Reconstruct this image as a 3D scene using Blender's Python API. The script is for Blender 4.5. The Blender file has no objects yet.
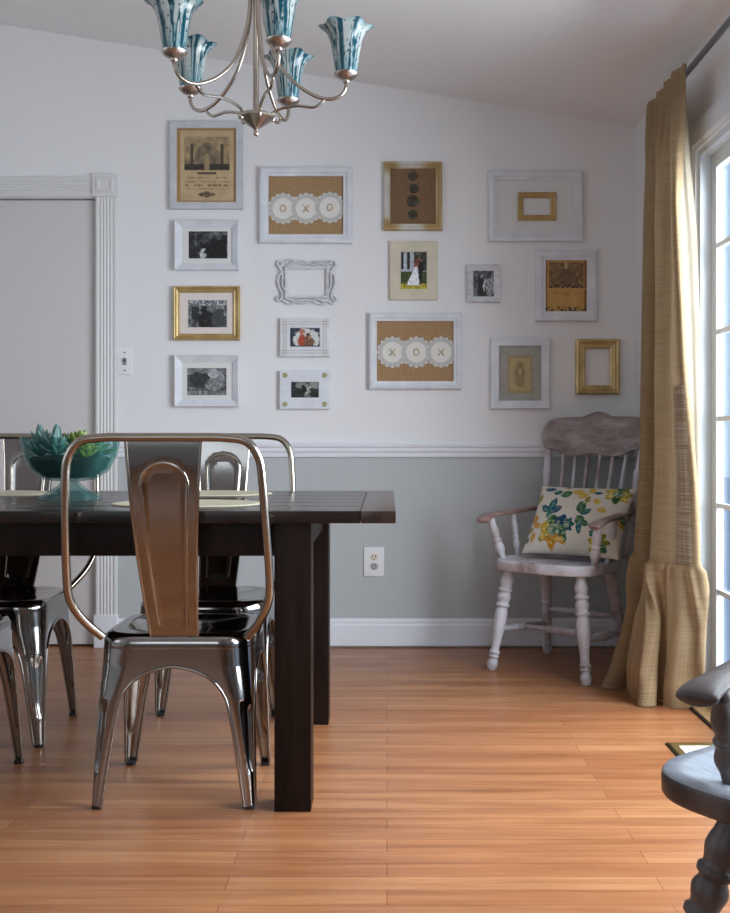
import bpy, bmesh, math, random
from mathutils import Vector, Matrix, noise

C = bpy.context.scene.collection
PI = math.pi
F = 1040.0; CU, CV = 387.0, 434.0; H = 0.955      # lens in pixels, vanishing point, eye height
D = 4.664; S = F / D                                # back wall distance, its pixels per metre
XR = 1.112                                          # right wall
XL = -3.3; YF = -1.9
def ceil_z(x): return 2.332 + (XR - x) * 0.1616

def lin(c):
    c = c / 255.0
    return c / 12.92 if c <= 0.04045 else ((c + 0.055) / 1.055) ** 2.4
def rgb(r, g, b): return (lin(r), lin(g), lin(b), 1.0)

# ------------------------------------------------------------------ materials
MATS = {}
def mat(name, col, rough=0.5, metal=0.0, spec=0.5, **kw):
    m = bpy.data.materials.new(name); m.use_nodes = True
    nt = m.node_tree; b = nt.nodes['Principled BSDF']
    b.inputs['Base Color'].default_value = rgb(*col)
    b.inputs['Roughness'].default_value = rough
    b.inputs['Metallic'].default_value = metal
    b.inputs['Specular IOR Level'].default_value = spec
    for k, v in kw.items(): b.inputs[k.replace('_', ' ')].default_value = v
    MATS[name] = m
    return m
def nodes(m): return m.node_tree, m.node_tree.nodes, m.node_tree.links, m.node_tree.nodes['Principled BSDF']
def add_bump(m, scale, strength, dist=0.002, detail=3.0, stretch=(1, 1, 1)):
    nt, N, L, b = nodes(m)
    tc = N.new('ShaderNodeTexCoord'); mp = N.new('ShaderNodeMapping'); mp.inputs['Scale'].default_value = stretch
    nz = N.new('ShaderNodeTexNoise'); nz.inputs['Scale'].default_value = scale; nz.inputs['Detail'].default_value = detail
    bp = N.new('ShaderNodeBump'); bp.inputs['Strength'].default_value = strength; bp.inputs['Distance'].default_value = dist
    L.new(tc.outputs['Object'], mp.inputs['Vector']); L.new(mp.outputs['Vector'], nz.inputs['Vector'])
    L.new(nz.outputs['Fac'], bp.inputs['Height']); L.new(bp.outputs['Normal'], b.inputs['Normal'])
    return m
def mottled(name, cols, scale, stretch=(1, 1, 1), rough=0.5, metal=0.0, bump=0.15, detail=6.0, spec=0.5, dist=0.002):
    """noise driven colour ramp; cols = [(pos, (r,g,b)), ...]"""
    m = mat(name, cols[0][1], rough, metal, spec)
    nt, N, L, b = nodes(m)
    tc = N.new('ShaderNodeTexCoord'); mp = N.new('ShaderNodeMapping'); mp.inputs['Scale'].default_value = stretch
    nz = N.new('ShaderNodeTexNoise'); nz.inputs['Scale'].default_value = scale; nz.inputs['Detail'].default_value = detail
    nz.inputs['Roughness'].default_value = 0.62
    cr = N.new('ShaderNodeValToRGB'); e = cr.color_ramp.elements
    while len(e) < len(cols): e.new(0.5)
    for el, (p, c) in zip(e, cols): el.position = p; el.color = rgb(*c)
    bp = N.new('ShaderNodeBump'); bp.inputs['Strength'].default_value = bump; bp.inputs['Distance'].default_value = dist
    L.new(tc.outputs['Object'], mp.inputs['Vector']); L.new(mp.outputs['Vector'], nz.inputs['Vector'])
    L.new(nz.outputs['Fac'], cr.inputs['Fac']); L.new(cr.outputs['Color'], b.inputs['Base Color'])
    L.new(nz.outputs['Fac'], bp.inputs['Height']); L.new(bp.outputs['Normal'], b.inputs['Normal'])
    return m
def vcol_mat(name, rough=0.5, spec=0.3, metal=0.0):
    m = mat(name, (200, 200, 200), rough, metal, spec)
    nt, N, L, b = nodes(m)
    a = N.new('ShaderNodeAttribute'); a.attribute_name = 'Col'
    L.new(a.outputs['Color'], b.inputs['Base Color'])
    return m

def wall_material(name, low, high, zsplit):
    m = mat(name, high, 0.75, 0, 0.25)
    nt, N, L, b = nodes(m)
    g = N.new('ShaderNodeNewGeometry'); sx = N.new('ShaderNodeSeparateXYZ')
    gt = N.new('ShaderNodeMath'); gt.operation = 'GREATER_THAN'; gt.inputs[1].default_value = zsplit
    mx = N.new('ShaderNodeMix'); mx.data_type = 'RGBA'
    L.new(g.outputs['Position'], sx.inputs[0]); L.new(sx.outputs['Z'], gt.inputs[0]); L.new(gt.outputs[0], mx.inputs['Factor'])
    mx.inputs['A'].default_value = rgb(*low); mx.inputs['B'].default_value = rgb(*high)
    nz = N.new('ShaderNodeTexNoise'); nz.inputs['Scale'].default_value = 160
    bp = N.new('ShaderNodeBump'); bp.inputs['Strength'].default_value = 0.12; bp.inputs['Distance'].default_value = 0.001
    L.new(mx.outputs['Result'], b.inputs['Base Color']); L.new(g.outputs['Position'], nz.inputs['Vector'])
    L.new(nz.outputs['Fac'], bp.inputs['Height']); L.new(bp.outputs['Normal'], b.inputs['Normal'])
    return m

def floor_material():
    m = mat('laminate_floor', (170, 105, 70), 0.33, 0, 0.4)
    nt, N, L, b = nodes(m)
    g = N.new('ShaderNodeNewGeometry')
    br = N.new('ShaderNodeTexBrick'); br.offset = 0.37; br.offset_frequency = 2; br.squash = 1
    br.inputs['Scale'].default_value = 1.0; br.inputs['Brick Width'].default_value = 0.92; br.inputs['Row Height'].default_value = 0.068
    br.inputs['Mortar Size'].default_value = 0.0012; br.inputs['Mortar Smooth'].default_value = 0.3; br.inputs['Bias'].default_value = -0.1
    br.inputs['Color1'].default_value = rgb(174, 123, 84); br.inputs['Color2'].default_value = rgb(156, 101, 66); br.inputs['Mortar'].default_value = rgb(128, 76, 50)
    mp = N.new('ShaderNodeMapping'); mp.inputs['Scale'].default_value = (1.6, 26, 1)
    nz = N.new('ShaderNodeTexNoise'); nz.inputs['Scale'].default_value = 1.0; nz.inputs['Detail'].default_value = 7; nz.inputs['Distortion'].default_value = 0.6
    cr = N.new('ShaderNodeValToRGB'); e = cr.color_ramp.elements
    e[0].position = 0.28; e[0].color = (0.68, 0.60, 0.55, 1); e[1].position = 0.66; e[1].color = (1.08, 1.06, 1.04, 1)
    mp2 = N.new('ShaderNodeMapping'); mp2.inputs['Scale'].default_value = (5, 150, 1)
    nz2 = N.new('ShaderNodeTexNoise'); nz2.inputs['Scale'].default_value = 1.0; nz2.inputs['Detail'].default_value = 3
    cr2 = N.new('ShaderNodeValToRGB'); e2 = cr2.color_ramp.elements
    e2[0].position = 0.3; e2[0].color = (0.86, 0.82, 0.8, 1); e2[1].position = 0.6; e2[1].color = (1, 1, 1, 1)
    mu = N.new('ShaderNodeMix'); mu.data_type = 'RGBA'; mu.blend_type = 'MULTIPLY'; mu.inputs['Factor'].default_value = 1
    mu2 = N.new('ShaderNodeMix'); mu2.data_type = 'RGBA'; mu2.blend_type = 'MULTIPLY'; mu2.inputs['Factor'].default_value = 1
    L.new(g.outputs['Position'], br.inputs['Vector']); L.new(g.outputs['Position'], mp.inputs['Vector']); L.new(g.outputs['Position'], mp2.inputs['Vector'])
    L.new(mp.outputs['Vector'], nz.inputs['Vector']); L.new(nz.outputs['Fac'], cr.inputs['Fac'])
    L.new(mp2.outputs['Vector'], nz2.inputs['Vector']); L.new(nz2.outputs['Fac'], cr2.inputs['Fac'])
    L.new(br.outputs['Color'], mu.inputs['A']); L.new(cr.outputs['Color'], mu.inputs['B'])
    L.new(mu.outputs['Result'], mu2.inputs['A']); L.new(cr2.outputs['Color'], mu2.inputs['B'])
    L.new(mu2.outputs['Result'], b.inputs['Base Color'])
    bp = N.new('ShaderNodeBump'); bp.inputs['Strength'].default_value = 0.15; bp.inputs['Distance'].default_value = 0.001; bp.invert = True
    L.new(br.outputs['Fac'], bp.inputs['Height']); L.new(bp.outputs['Normal'], b.inputs['Normal'])
    return m

def weave_material(name, c1, c2, rows, translucent=0.25, lo=0.3, hi=0.7):
    """loose plain-weave cloth: slubby horizontal and vertical threads"""
    m = mat(name, c1, 0.9, 0, 0.1)
    nt, N, L, b = nodes(m)
    uv = N.new('ShaderNodeUVMap'); uv.uv_map = 'UVMap'
    outs = []
    for sc in ((3.0, rows), (rows, 3.0)):
        mp = N.new('ShaderNodeMapping'); mp.inputs['Scale'].default_value = (sc[0], sc[1], 1)
        nz = N.new('ShaderNodeTexNoise'); nz.inputs['Scale'].default_value = 1; nz.inputs['Detail'].default_value = 3
        L.new(uv.outputs['UV'], mp.inputs['Vector']); L.new(mp.outputs['Vector'], nz.inputs['Vector'])
        outs.append(nz.outputs['Fac'])
    ad = N.new('ShaderNodeMath'); ad.operation = 'ADD'; L.new(outs[0], ad.inputs[0]); L.new(outs[1], ad.inputs[1])
    hf = N.new('ShaderNodeMath'); hf.operation = 'MULTIPLY'; hf.inputs[1].default_value = 0.5; L.new(ad.outputs[0], hf.inputs[0])
    cr = N.new('ShaderNodeValToRGB'); e = cr.color_ramp.elements
    e[0].position = lo; e[0].color = rgb(*c2); e[1].position = hi; e[1].color = rgb(*c1)
    L.new(hf.outputs[0], cr.inputs['Fac']); L.new(cr.outputs['Color'], b.inputs['Base Color'])
    bp = N.new('ShaderNodeBump'); bp.inputs['Strength'].default_value = 0.5; bp.inputs['Distance'].default_value = 0.002
    L.new(hf.outputs[0], bp.inputs['Height']); L.new(bp.outputs['Normal'], b.inputs['Normal'])
    tr = N.new('ShaderNodeBsdfTranslucent'); L.new(cr.outputs['Color'], tr.inputs['Color'])
    mx = N.new('ShaderNodeMixShader'); mx.inputs['Fac'].default_value = translucent
    L.new(b.outputs[0], mx.inputs[1]); L.new(tr.outputs[0], mx.inputs[2])
    L.new(mx.outputs[0], N['Material Output'].inputs['Surface'])
    return m

def pane_material(name, tint, refl=0.08):
    m = bpy.data.materials.new(name); m.use_nodes = True
    N, L = m.node_tree.nodes, m.node_tree.links
    N.remove(N['Principled BSDF'])
    t = N.new('ShaderNodeBsdfTransparent'); t.inputs['Color'].default_value = tint
    g = N.new('ShaderNodeBsdfGlossy'); g.inputs['Roughness'].default_value = 0.02
    lw = N.new('ShaderNodeLayerWeight'); lw.inputs['Blend'].default_value = 0.5
    pw_ = N.new('ShaderNodeMath'); pw_.operation = 'POWER'; pw_.inputs[1].default_value = 5.0
    ma = N.new('ShaderNodeMath'); ma.operation = 'MULTIPLY_ADD'; ma.inputs[1].default_value = 0.9; ma.inputs[2].default_value = 0.03
    mx = N.new('ShaderNodeMixShader'); L.new(lw.outputs['Facing'], pw_.inputs[0]); L.new(pw_.outputs[0], ma.inputs[0])
    L.new(ma.outputs[0], mx.inputs['Fac']); L.new(t.outputs[0], mx.inputs[1]); L.new(g.outputs[0], mx.inputs[2])
    L.new(mx.outputs[0], N['Material Output'].inputs['Surface'])
    MATS[name] = m
    return m

WALL = wall_material('two_tone_wall_paint', (184, 188, 189), (230, 228, 228), 0.88)
PLAIN = add_bump(mat('white_wall_paint', (224, 221, 220), 0.75, 0, 0.25), 160, 0.12, 0.001)
CEIL = add_bump(mat('textured_ceiling_paint', (238, 236, 234), 0.85, 0, 0.2), 26, 0.3, 0.008, 5)
FLOOR = floor_material()
TRIM = mat('white_trim_paint', (228, 230, 236), 0.4, 0, 0.4)
DOORP = add_bump(mat('door_paint', (206, 201, 199), 0.5, 0, 0.35), 60, 0.05, 0.001)
CASING = mat('door_casing_paint', (216, 214, 213), 0.45, 0, 0.35)
DARK = mat('dark_gap', (26, 22, 20), 0.9)
PLATE = mat('white_plate_plastic', (232, 232, 234), 0.35)
SLOT = mat('dark_slot', (38, 36, 36), 0.6)
STEEL = add_bump(mat('polished_gunmetal', (154, 150, 146), 0.12, 1.0), 14, 0.03, 0.004, 2)
RIM = mat('polished_rolled_edge', (176, 168, 158), 0.17, 1.0)
TUBE = mat('brushed_tube_steel', (166, 156, 144), 0.22, 1.0)
RUBBER = mat('black_rubber', (22, 22, 22), 0.7)
ESPRESSO = mottled('espresso_table_wood', [(0.3, (14, 8, 6)), (0.7, (34, 21, 15))], 3.0, (14, 14, 1.2), 0.45, 0, 0.1, 6, 0.16, 0.001)
TOPWOOD = mottled('espresso_tabletop', [(0.3, (20, 14, 11)), (0.7, (46, 32, 25))], 3.0, (1.2, 16, 14), 0.26, 0, 0.06, 6, 0.4, 0.001)
ENDWOOD = mottled('espresso_end_board', [(0.3, (34, 23, 18)), (0.7, (64, 45, 36))], 3.0, (16, 1.2, 14), 0.26, 0, 0.06, 6, 0.55, 0.001)
NICKEL = mat('brushed_nickel', (176, 164, 152), 0.26, 1.0)
NICKELD = mat('brushed_nickel_cup', (186, 174, 164), 0.32, 1.0)
WHITEF = mottled('white_frame_paint', [(0.3, (206, 208, 214)), (0.7, (226, 228, 232))], 12, (1, 1, 1), 0.5, 0, 0.06)
GREYF = mottled('grey_white_frame_paint', [(0.3, (184, 184, 188)), (0.7, (206, 206, 210))], 14, (1, 1, 1), 0.55, 0, 0.1)
DISTF = mottled('brushed_white_frame_paint', [(0.3, (184, 182, 184)), (0.55, (214, 214, 218))], 16, (1, 1, 3), 0.6, 0, 0.15)
GOLD = mottled('gold_leaf', [(0.3, (172, 142, 92)), (0.6, (206, 180, 126))], 10, (1, 1, 1), 0.36, 0.4, 0.1)
GOLD2 = mottled('antique_gold', [(0.3, (158, 130, 80)), (0.65, (192, 164, 108))], 14, (1, 1, 1), 0.45, 0.3, 0.2)
PALEG = mat('pale_olive_gold', (168, 164, 118), 0.5, 0.2)
CREAMF = mottled('cream_frame_paint', [(0.3, (200, 190, 168)), (0.7, (216, 206, 184))], 12, (1, 1, 1), 0.6, 0, 0.05)
MATB = mat('mat_board', (222, 219, 215), 0.85)
GREYM = mottled('grey_linen_mat', [(0.3, (158, 156, 148)), (0.7, (176, 174, 166))], 60, (1, 1, 1), 0.9)
BURBACK = mottled('burlap_backing', [(0.3, (150, 118, 84)), (0.7, (174, 141, 104))], 90, (1, 1, 1), 0.95, 0, 0.2)
BURDARK = mottled('dark_burlap_backing', [(0.3, (108, 82, 58)), (0.7, (136, 106, 78))], 90, (1, 1, 1), 0.95, 0, 0.4)
LETTER = mat('tan_felt', (196, 170, 130), 0.9)
PRINT = vcol_mat('printed_paper', 0.45, 0.35)
LACE = vcol_mat('cotton_lace', 0.9, 0.1)
WORN = vcol_mat('worn_gold_and_white', 0.4, 0.5, 0.25)
BRONZE = mottled('aged_bronze', [(0.3, (48, 46, 40)), (0.7, (92, 86, 72))], 60, (1, 1, 1), 0.45, 0.6, 0.4)
BURLAP = weave_material('burlap', (174, 150, 118), (126, 104, 76), 300, 0.12)
LITLINING = weave_material('window_lit_curtain_back', (220, 212, 196), (198, 187, 166), 300, 0.4)  # curtain back, window light painted in as a paler cloth colour
HEMW = weave_material('woven_selvedge', (206, 196, 178), (138, 112, 76), 260, 0.2, 0.4, 0.6)
ROD = mat('grey_rod_metal', (120, 120, 122), 0.35, 0.9)
CHALK = mottled('chalky_distressed_paint', [(0.30, (112, 84, 74)), (0.40, (164, 152, 152)), (0.52, (196, 192, 198)), (0.8, (212, 210, 216))], 9, (1, 1, 0.6), 0.5, 0, 0.2)
CRESTP = mottled('grey_rubbed_paint', [(0.30, (98, 82, 78)), (0.5, (140, 128, 126)), (0.75, (176, 168, 168))], 9, (1, 1, 2.2), 0.55, 0, 0.25)
ARMP = mottled('worn_brown_arm', [(0.35, (126, 94, 84)), (0.55, (156, 132, 126)), (0.75, (180, 166, 164))], 8, (1, 1, 1), 0.5, 0, 0.2)
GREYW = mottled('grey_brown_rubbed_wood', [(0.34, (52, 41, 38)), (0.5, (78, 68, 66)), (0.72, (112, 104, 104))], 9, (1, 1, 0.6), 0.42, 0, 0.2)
SKYSEAT = mottled('grey_seat_sky_sheen', [(0.32, (136, 140, 148)), (0.6, (172, 180, 192))], 6, (1, 3, 1), 0.27, 0, 0.12)  # grey seat with the bluish sky reflection on its top painted in
PILLOW = vcol_mat('printed_cotton', 0.9, 0.1)
SHADE = vcol_mat('art_glass', 0.16, 0.5)
TEAL = mat('teal_glass', (66, 118, 116), 0.06, 0, 0.7)
_n, _l = TEAL.node_tree.nodes, TEAL.node_tree.links
_t = _n.new('ShaderNodeBsdfTransparent'); _t.inputs['Color'].default_value = (0.84, 0.92, 0.92, 1)
_m = _n.new('ShaderNodeMixShader'); _lw = _n.new('ShaderNodeLayerWeight'); _lw.inputs['Blend'].default_value = 0.5
_pw = _n.new('ShaderNodeMath'); _pw.operation = 'POWER'; _pw.inputs[1].default_value = 2.0
_ma = _n.new('ShaderNodeMath'); _ma.operation = 'MULTIPLY_ADD'; _ma.inputs[1].default_value = 0.55; _ma.inputs[2].default_value = 0.07
_l.new(_lw.outputs['Facing'], _pw.inputs[0]); _l.new(_pw.outputs[0], _ma.inputs[0]); _l.new(_ma.outputs[0], _m.inputs['Fac'])
_l.new(_t.outputs[0], _m.inputs[1]); _l.new(_n['Principled BSDF'].outputs[0], _m.inputs[2]); _l.new(_m.outputs[0], _n['Material Output'].inputs['Surface'])
SOIL = mottled('dark_soil', [(0.3, (10, 9, 8)), (0.7, (36, 30, 25))], 70, (1, 1, 1), 0.95, 0, 0.8, 4)
SUCC = {}
for k, (a_, b_) in {'blue': ((50, 88, 82), (102, 138, 130)), 'green': ((84, 104, 36), (142, 156, 74)), 'pale': ((110, 146, 110), (160, 188, 150)), 'dark': ((50, 76, 40), (96, 120, 62))}.items():
    SUCC[k] = mottled(k + '_succulent', [(0.3, a_), (0.7, b_)], 22, (1, 1, 1), 0.45, 0, 0.05)
MATT = mottled('woven_placemat', [(0.3, (178, 170, 146)), (0.7, (206, 198, 174))], 120, (1, 1, 1), 0.85, 0, 0.3)
BRASS = mat('dull_brass', (150, 130, 78), 0.35, 0.8)
BRASSD = mat('dark_brass_edge', (70, 60, 36), 0.4, 0.7)
VENTW = mat('pale_vent_plate', (246, 246, 244), 0.25, 0, 0.6)
VINYL = mat('white_vinyl', (212, 219, 226), 0.35, 0, 0.45)
THRESH = mottled('oak_threshold', [(0.3, (150, 116, 76)), (0.7, (184, 148, 104))], 4, (14, 1.5, 1), 0.4)
GLASSP = pane_material('door_glass', (0.93, 0.97, 1.0, 1))
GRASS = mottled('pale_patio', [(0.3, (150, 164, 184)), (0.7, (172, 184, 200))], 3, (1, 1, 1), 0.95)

# ------------------------------------------------------------------ mesh helpers
def obj(name, bm, m, parent=None, sharp=38, smooth=True, vfn=None, uv=False):
    bmesh.ops.recalc_face_normals(bm, faces=bm.faces) if not uv else None
    if smooth:
        lim = math.radians(sharp)
        for f in bm.faces: f.smooth = True
        for e in bm.edges:
            if len(e.link_faces) == 2 and e.calc_face_angle(0) > lim: e.smooth = False
    me = bpy.data.meshes.new(name); bm.to_mesh(me); bm.free()
    if vfn:
        at = me.color_attributes.new('Col', 'FLOAT_COLOR', 'POINT')
        for i, v in enumerate(me.vertices): at.data[i].color = vfn(v.co)
    me.materials.append(m)
    o = bpy.data.objects.new(name, me); C.objects.link(o)
    if parent: o.parent = parent
    return o
def tag(o, label=None, cat=None, group=None, kind=None):
    if label: o['label'] = label
    if cat: o['category'] = cat
    if group: o['group'] = group
    if kind: o['kind'] = kind
    return o
def thing(name, label, cat, loc=(0, 0, 0), rz=0, group=None):
    o = bpy.data.objects.new(name, None); C.objects.link(o); o.empty_display_size = 0.1
    o.location = loc; o.rotation_euler = (0, 0, rz)
    return tag(o, label, cat, group)
def struct(name, bm, m, parent=None, **kw):
    o = obj(name, bm, m, parent, **kw)
    if not parent: o['kind'] = 'structure'
    return o
def dup(root, loc, rz, label, group=None):
    r = root.copy(); C.objects.link(r); r.location = loc; r.rotation_euler = (0, 0, rz); r['label'] = label
    if group: r['group'] = group
    for ch in list(root.children):
        c = ch.copy(); C.objects.link(c); c.parent = r
        for g in list(ch.children):
            q = g.copy(); C.objects.link(q); q.parent = c
    return r
def BM(): return bmesh.new()
def box(bm, x0, x1, y0, y1, z0, z1, bev=0.0):
    vs = [bm.verts.new((x, y, z)) for x in (x0, x1) for y in (y0, y1) for z in (z0, z1)]
    fs = [bm.faces.new([vs[i] for i in q]) for q in ((0, 1, 3, 2), (4, 6, 7, 5), (0, 4, 5, 1), (2, 3, 7, 6), (0, 2, 6, 4), (1, 5, 7, 3))]
    if bev > 0:
        es = list({e for f in fs for e in f.edges})
        bmesh.ops.bevel(bm, geom=es, offset=bev, segments=2, affect='EDGES', profile=0.7)
    return bm
def catmull(pts, n=8, closed=False):
    P = [Vector(p) for p in pts]; out = []
    m = len(P)
    rng = range(m) if closed else range(m - 1)
    for i in rng:
        if closed: a, b, c, d = P[(i - 1) % m], P[i], P[(i + 1) % m], P[(i + 2) % m]
        else: a, b, c, d = P[max(i - 1, 0)], P[i], P[i + 1], P[min(i + 2, m - 1)]
        for k in range(n):
            t = k / n
            out.append(0.5 * ((2 * b) + (c - a) * t + (2 * a - 5 * b + 4 * c - d) * t * t + (3 * b - a - 3 * c + d) * t ** 3))
    if not closed: out.append(P[-1].copy())
    return out
def tube(bm, pts, r, seg=10, closed=False, caps=True, up=None, flat=1.0):
    """sweep of an ellipse along pts; r a number or list; flat scales the second axis; up fixes the frame"""
    P = [Vector(p) for p in pts]; n = len(P); rings = []; prev = None
    for i, p in enumerate(P):
        if closed: t = (P[(i + 1) % n] - P[i - 1])
        else: t = P[min(i + 1, n - 1)] - P[max(i - 1, 0)]
        t.normalize()
        if up is not None:
            a = Vector(up).cross(t)
            if a.length < 1e-5: a = Vector((1, 0, 0))
            a.normalize()
        elif prev is None:
            a = t.orthogonal().normalized()
        else:
            a = prev - t * prev.dot(t); a.normalize()
        prev = a; b = t.cross(a)
        rr = r[i] if isinstance(r, (list, tuple)) else r
        rings.append([bm.verts.new(p + a * math.cos(2 * PI * k / seg) * rr + b * math.sin(2 * PI * k / seg) * rr * flat) for k in range(seg)])
    for i in range(n if closed else n - 1):
        A, B = rings[i], rings[(i + 1) % n]
        for k in range(seg):
            bm.faces.new((A[k], A[(k + 1) % seg], B[(k + 1) % seg], B[k]))
    if caps and not closed:
        bm.faces.new(list(reversed(rings[0]))); bm.faces.new(rings[-1])
    return bm
def lathe(bm, prof, seg=24, M=None, close_top=True, close_bot=True):
    rings = []
    for r, z in prof:
        rings.append([bm.verts.new((M @ Vector((r * math.cos(2 * PI * k / seg), r * math.sin(2 * PI * k / seg), z))) if M else (r * math.cos(2 * PI * k / seg), r * math.sin(2 * PI * k / seg), z)) for k in range(seg)])
    for A, B in zip(rings, rings[1:]):
        for k in range(seg): bm.faces.new((A[k], A[(k + 1) % seg], B[(k + 1) % seg], B[k]))
    if close_bot: bm.faces.new(list(reversed(rings[0])))
    if close_top: bm.faces.new(rings[-1])
    return bm
def turned(bm, A, B, prof, seg=14, scale=1.0):
    """turned wood from A to B; prof = [(t, r)]"""
    A, B = Vector(A), Vector(B); ax = B - A; Ln = ax.length
    q = Vector((0, 0, 1)).rotation_difference(ax.normalized())
    M = Matrix.Translation(A) @ q.to_matrix().to_4x4()
    ts = []
    for (t0, r0), (t1, r1) in zip(prof, prof[1:]):
        for k in range(3):
            s = k / 3; s2 = s * s * (3 - 2 * s)
            ts.append((r0 + (r1 - r0) * s2, (t0 + (t1 - t0) * s)))
    ts.append((prof[-1][1], prof[-1][0]))
    return lathe(bm, [(r * scale, t * Ln) for r, t in ts], seg, M)
def rect_frame(bm, w, h, prof, sub=1, cx=0, cz=0):
    """mitred frame in the xz plane, outer size w x h; prof = [(inset, y)] swept round the rectangle"""
    loops = []
    for t, y in prof:
        a, b = w / 2 - t, h / 2 - t
        cs = [(-a, -b), (a, -b), (a, b), (-a, b)]; lp = []
        for i in range(4):
            p, q = cs[i], cs[(i + 1) % 4]
            for k in range(sub):
                s = k / sub
                lp.append(bm.verts.new((cx + p[0] + (q[0] - p[0]) * s, y, cz + p[1] + (q[1] - p[1]) * s)))
        loops.append(lp)
    n = 4 * sub
    for A, B in zip(loops, loops[1:] + loops[:1]):
        for k in range(n): bm.faces.new((A[k], A[(k + 1) % n], B[(k + 1) % n], B[k]))
    return bm
def outline_prism(bm, pts, axis, d0, d1, bev=0.0):
    """extrude a 2d outline; axis 'y': pts are (x,z); axis 'z': pts are (x,y)"""
    def P(p, d): return (p[0], d, p[1]) if axis == 'y' else (p[0], p[1], d)
    a = [bm.verts.new(P(p, d0)) for p in pts]; b = [bm.verts.new(P(p, d1)) for p in pts]
    n = len(pts)
    fs = [bm.faces.new(a), bm.faces.new(list(reversed(b)))]
    es = list(fs[0].edges) + list(fs[1].edges)
    for k in range(n): bm.faces.new((a[k], b[k], b[(k + 1) % n], a[(k + 1) % n]))
    if bev: bmesh.ops.bevel(bm, geom=es, offset=bev, segments=2, affect='EDGES')
    return bm
def sstep(a, b, x):
    t = max(0.0, min(1.0, (x - a) / (b - a))); return t * t * (3 - 2 * t)
def mixc(a, b, t): return tuple(a[i] + (b[i] - a[i]) * t for i in range(3))
def interp(tab, x):
    if x <= tab[0][0]: return tab[0][1]
    for (x0, y0), (x1, y1) in zip(tab, tab[1:]):
        if x <= x1: return y0 + (y1 - y0) * (x - x0) / (x1 - x0)
    return tab[-1][1]
def fbm(x, y, s=0.0): return noise.fractal(Vector((x, y, s)), 1.0, 2.0, 4)

# ------------------------------------------------------------------ camera
cam = bpy.data.cameras.new('camera'); co = bpy.data.objects.new('camera', cam); C.objects.link(co)
cam.sensor_fit = 'HORIZONTAL'; cam.sensor_width = 36; cam.lens = 36 * F / 730
cam.shift_x = (365 - CU) / 730; cam.shift_y = (CV - 456.5) / 730
co.location = (0, 0, H); co.rotation_euler = (PI / 2, 0, 0); cam.clip_start = 0.05
bpy.context.scene.camera = co

# ------------------------------------------------------------------ room shell
bm = BM(); box(bm, XL - 0.1, XR + 0.12, YF - 0.1, D + 0.1, -0.06, 0.0); struct('floor', bm, FLOOR)
bm = BM()
vs = [bm.verts.new((x, y, ceil_z(x) + dz)) for dz in (0, 0.08) for x, y in ((XL - 0.1, YF - 0.1), (XR + 0.12, YF - 0.1), (XR + 0.12, D + 0.1), (XL - 0.1, D + 0.1))]
for q in ((0, 1, 2, 3), (7, 6, 5, 4), (0, 4, 5, 1), (1, 5, 6, 2), (2, 6, 7, 3), (3, 7, 4, 0)): bm.faces.new([vs[i] for i in q])
struct('ceiling', bm, CEIL)
# back wall, with the opening of the interior door at left
DX0, DX1, DZ = -2.13, -1.302, 2.012
def slope_wall(bm, x0, x1, y0, y1, z0, top=None):
    a, b = (top, top) if top else (ceil_z(x0) + 0.03, ceil_z(x1) + 0.03)
    v = [bm.verts.new(p) for p in ((x0, y0, z0), (x1, y0, z0), (x1, y0, b), (x0, y0, a), (x0, y1, z0), (x1, y1, z0), (x1, y1, b), (x0, y1, a))]
    for q in ((0, 1, 2, 3), (5, 4, 7, 6), (0, 4, 5, 1), (1, 5, 6, 2), (2, 6, 7, 3), (3, 7, 4, 0)): bm.faces.new([v[i] for i in q])
bm = BM(); slope_wall(bm, XL - 0.1, DX0, D, D + 0.1, 0); slope_wall(bm, DX0, DX1, D, D + 0.1, DZ); slope_wall(bm, DX1, XR + 0.1, D, D + 0.1, 0)
struct('wall_back', bm, WALL)
# right wall with the sliding door opening
OY0, OY1, OZ = 1.15, 3.70, 1.962
bm = BM()
box(bm, XR, XR + 0.07, OY1, D, 0, ceil_z(XR) + 0.02); box(bm, XR, XR + 0.07, YF, OY0, 0, ceil_z(XR) + 0.02)
box(bm, XR, XR + 0.07, OY0, OY1, OZ, ceil_z(XR) + 0.02)
struct('wall_right', bm, WALL)
LY0, LY1, LZ0, LZ1 = 0.7, 2.7, 0.85, 2.1
bm = BM(); box(bm, XL - 0.1, XL, YF, LY0, 0, ceil_z(XL) + 0.03); box(bm, XL - 0.1, XL, LY1, D, 0, ceil_z(XL) + 0.03)
box(bm, XL - 0.1, XL, LY0, LY1, 0, LZ0); box(bm, XL - 0.1, XL, LY0, LY1, LZ1, ceil_z(XL) + 0.03); struct('wall_left', bm, WALL)
bm = BM(); box(bm, XL - 0.08, XL + 0.015, LY0, LY0 + 0.06, LZ0, LZ1); box(bm, XL - 0.08, XL + 0.015, LY1 - 0.06, LY1, LZ0, LZ1)
box(bm, XL - 0.08, XL + 0.015, LY0 + 0.06, LY1 - 0.06, LZ0, LZ0 + 0.06); box(bm, XL - 0.08, XL + 0.015, LY0 + 0.06, LY1 - 0.06, LZ1 - 0.06, LZ1); w2 = struct('window_2', bm, VINYL)
bm = BM(); box(bm, XL - 0.06, XL - 0.055, LY0 + 0.06, LY1 - 0.06, LZ0 + 0.06, LZ1 - 0.06); obj('glass_pane', bm, GLASSP, w2)
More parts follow.
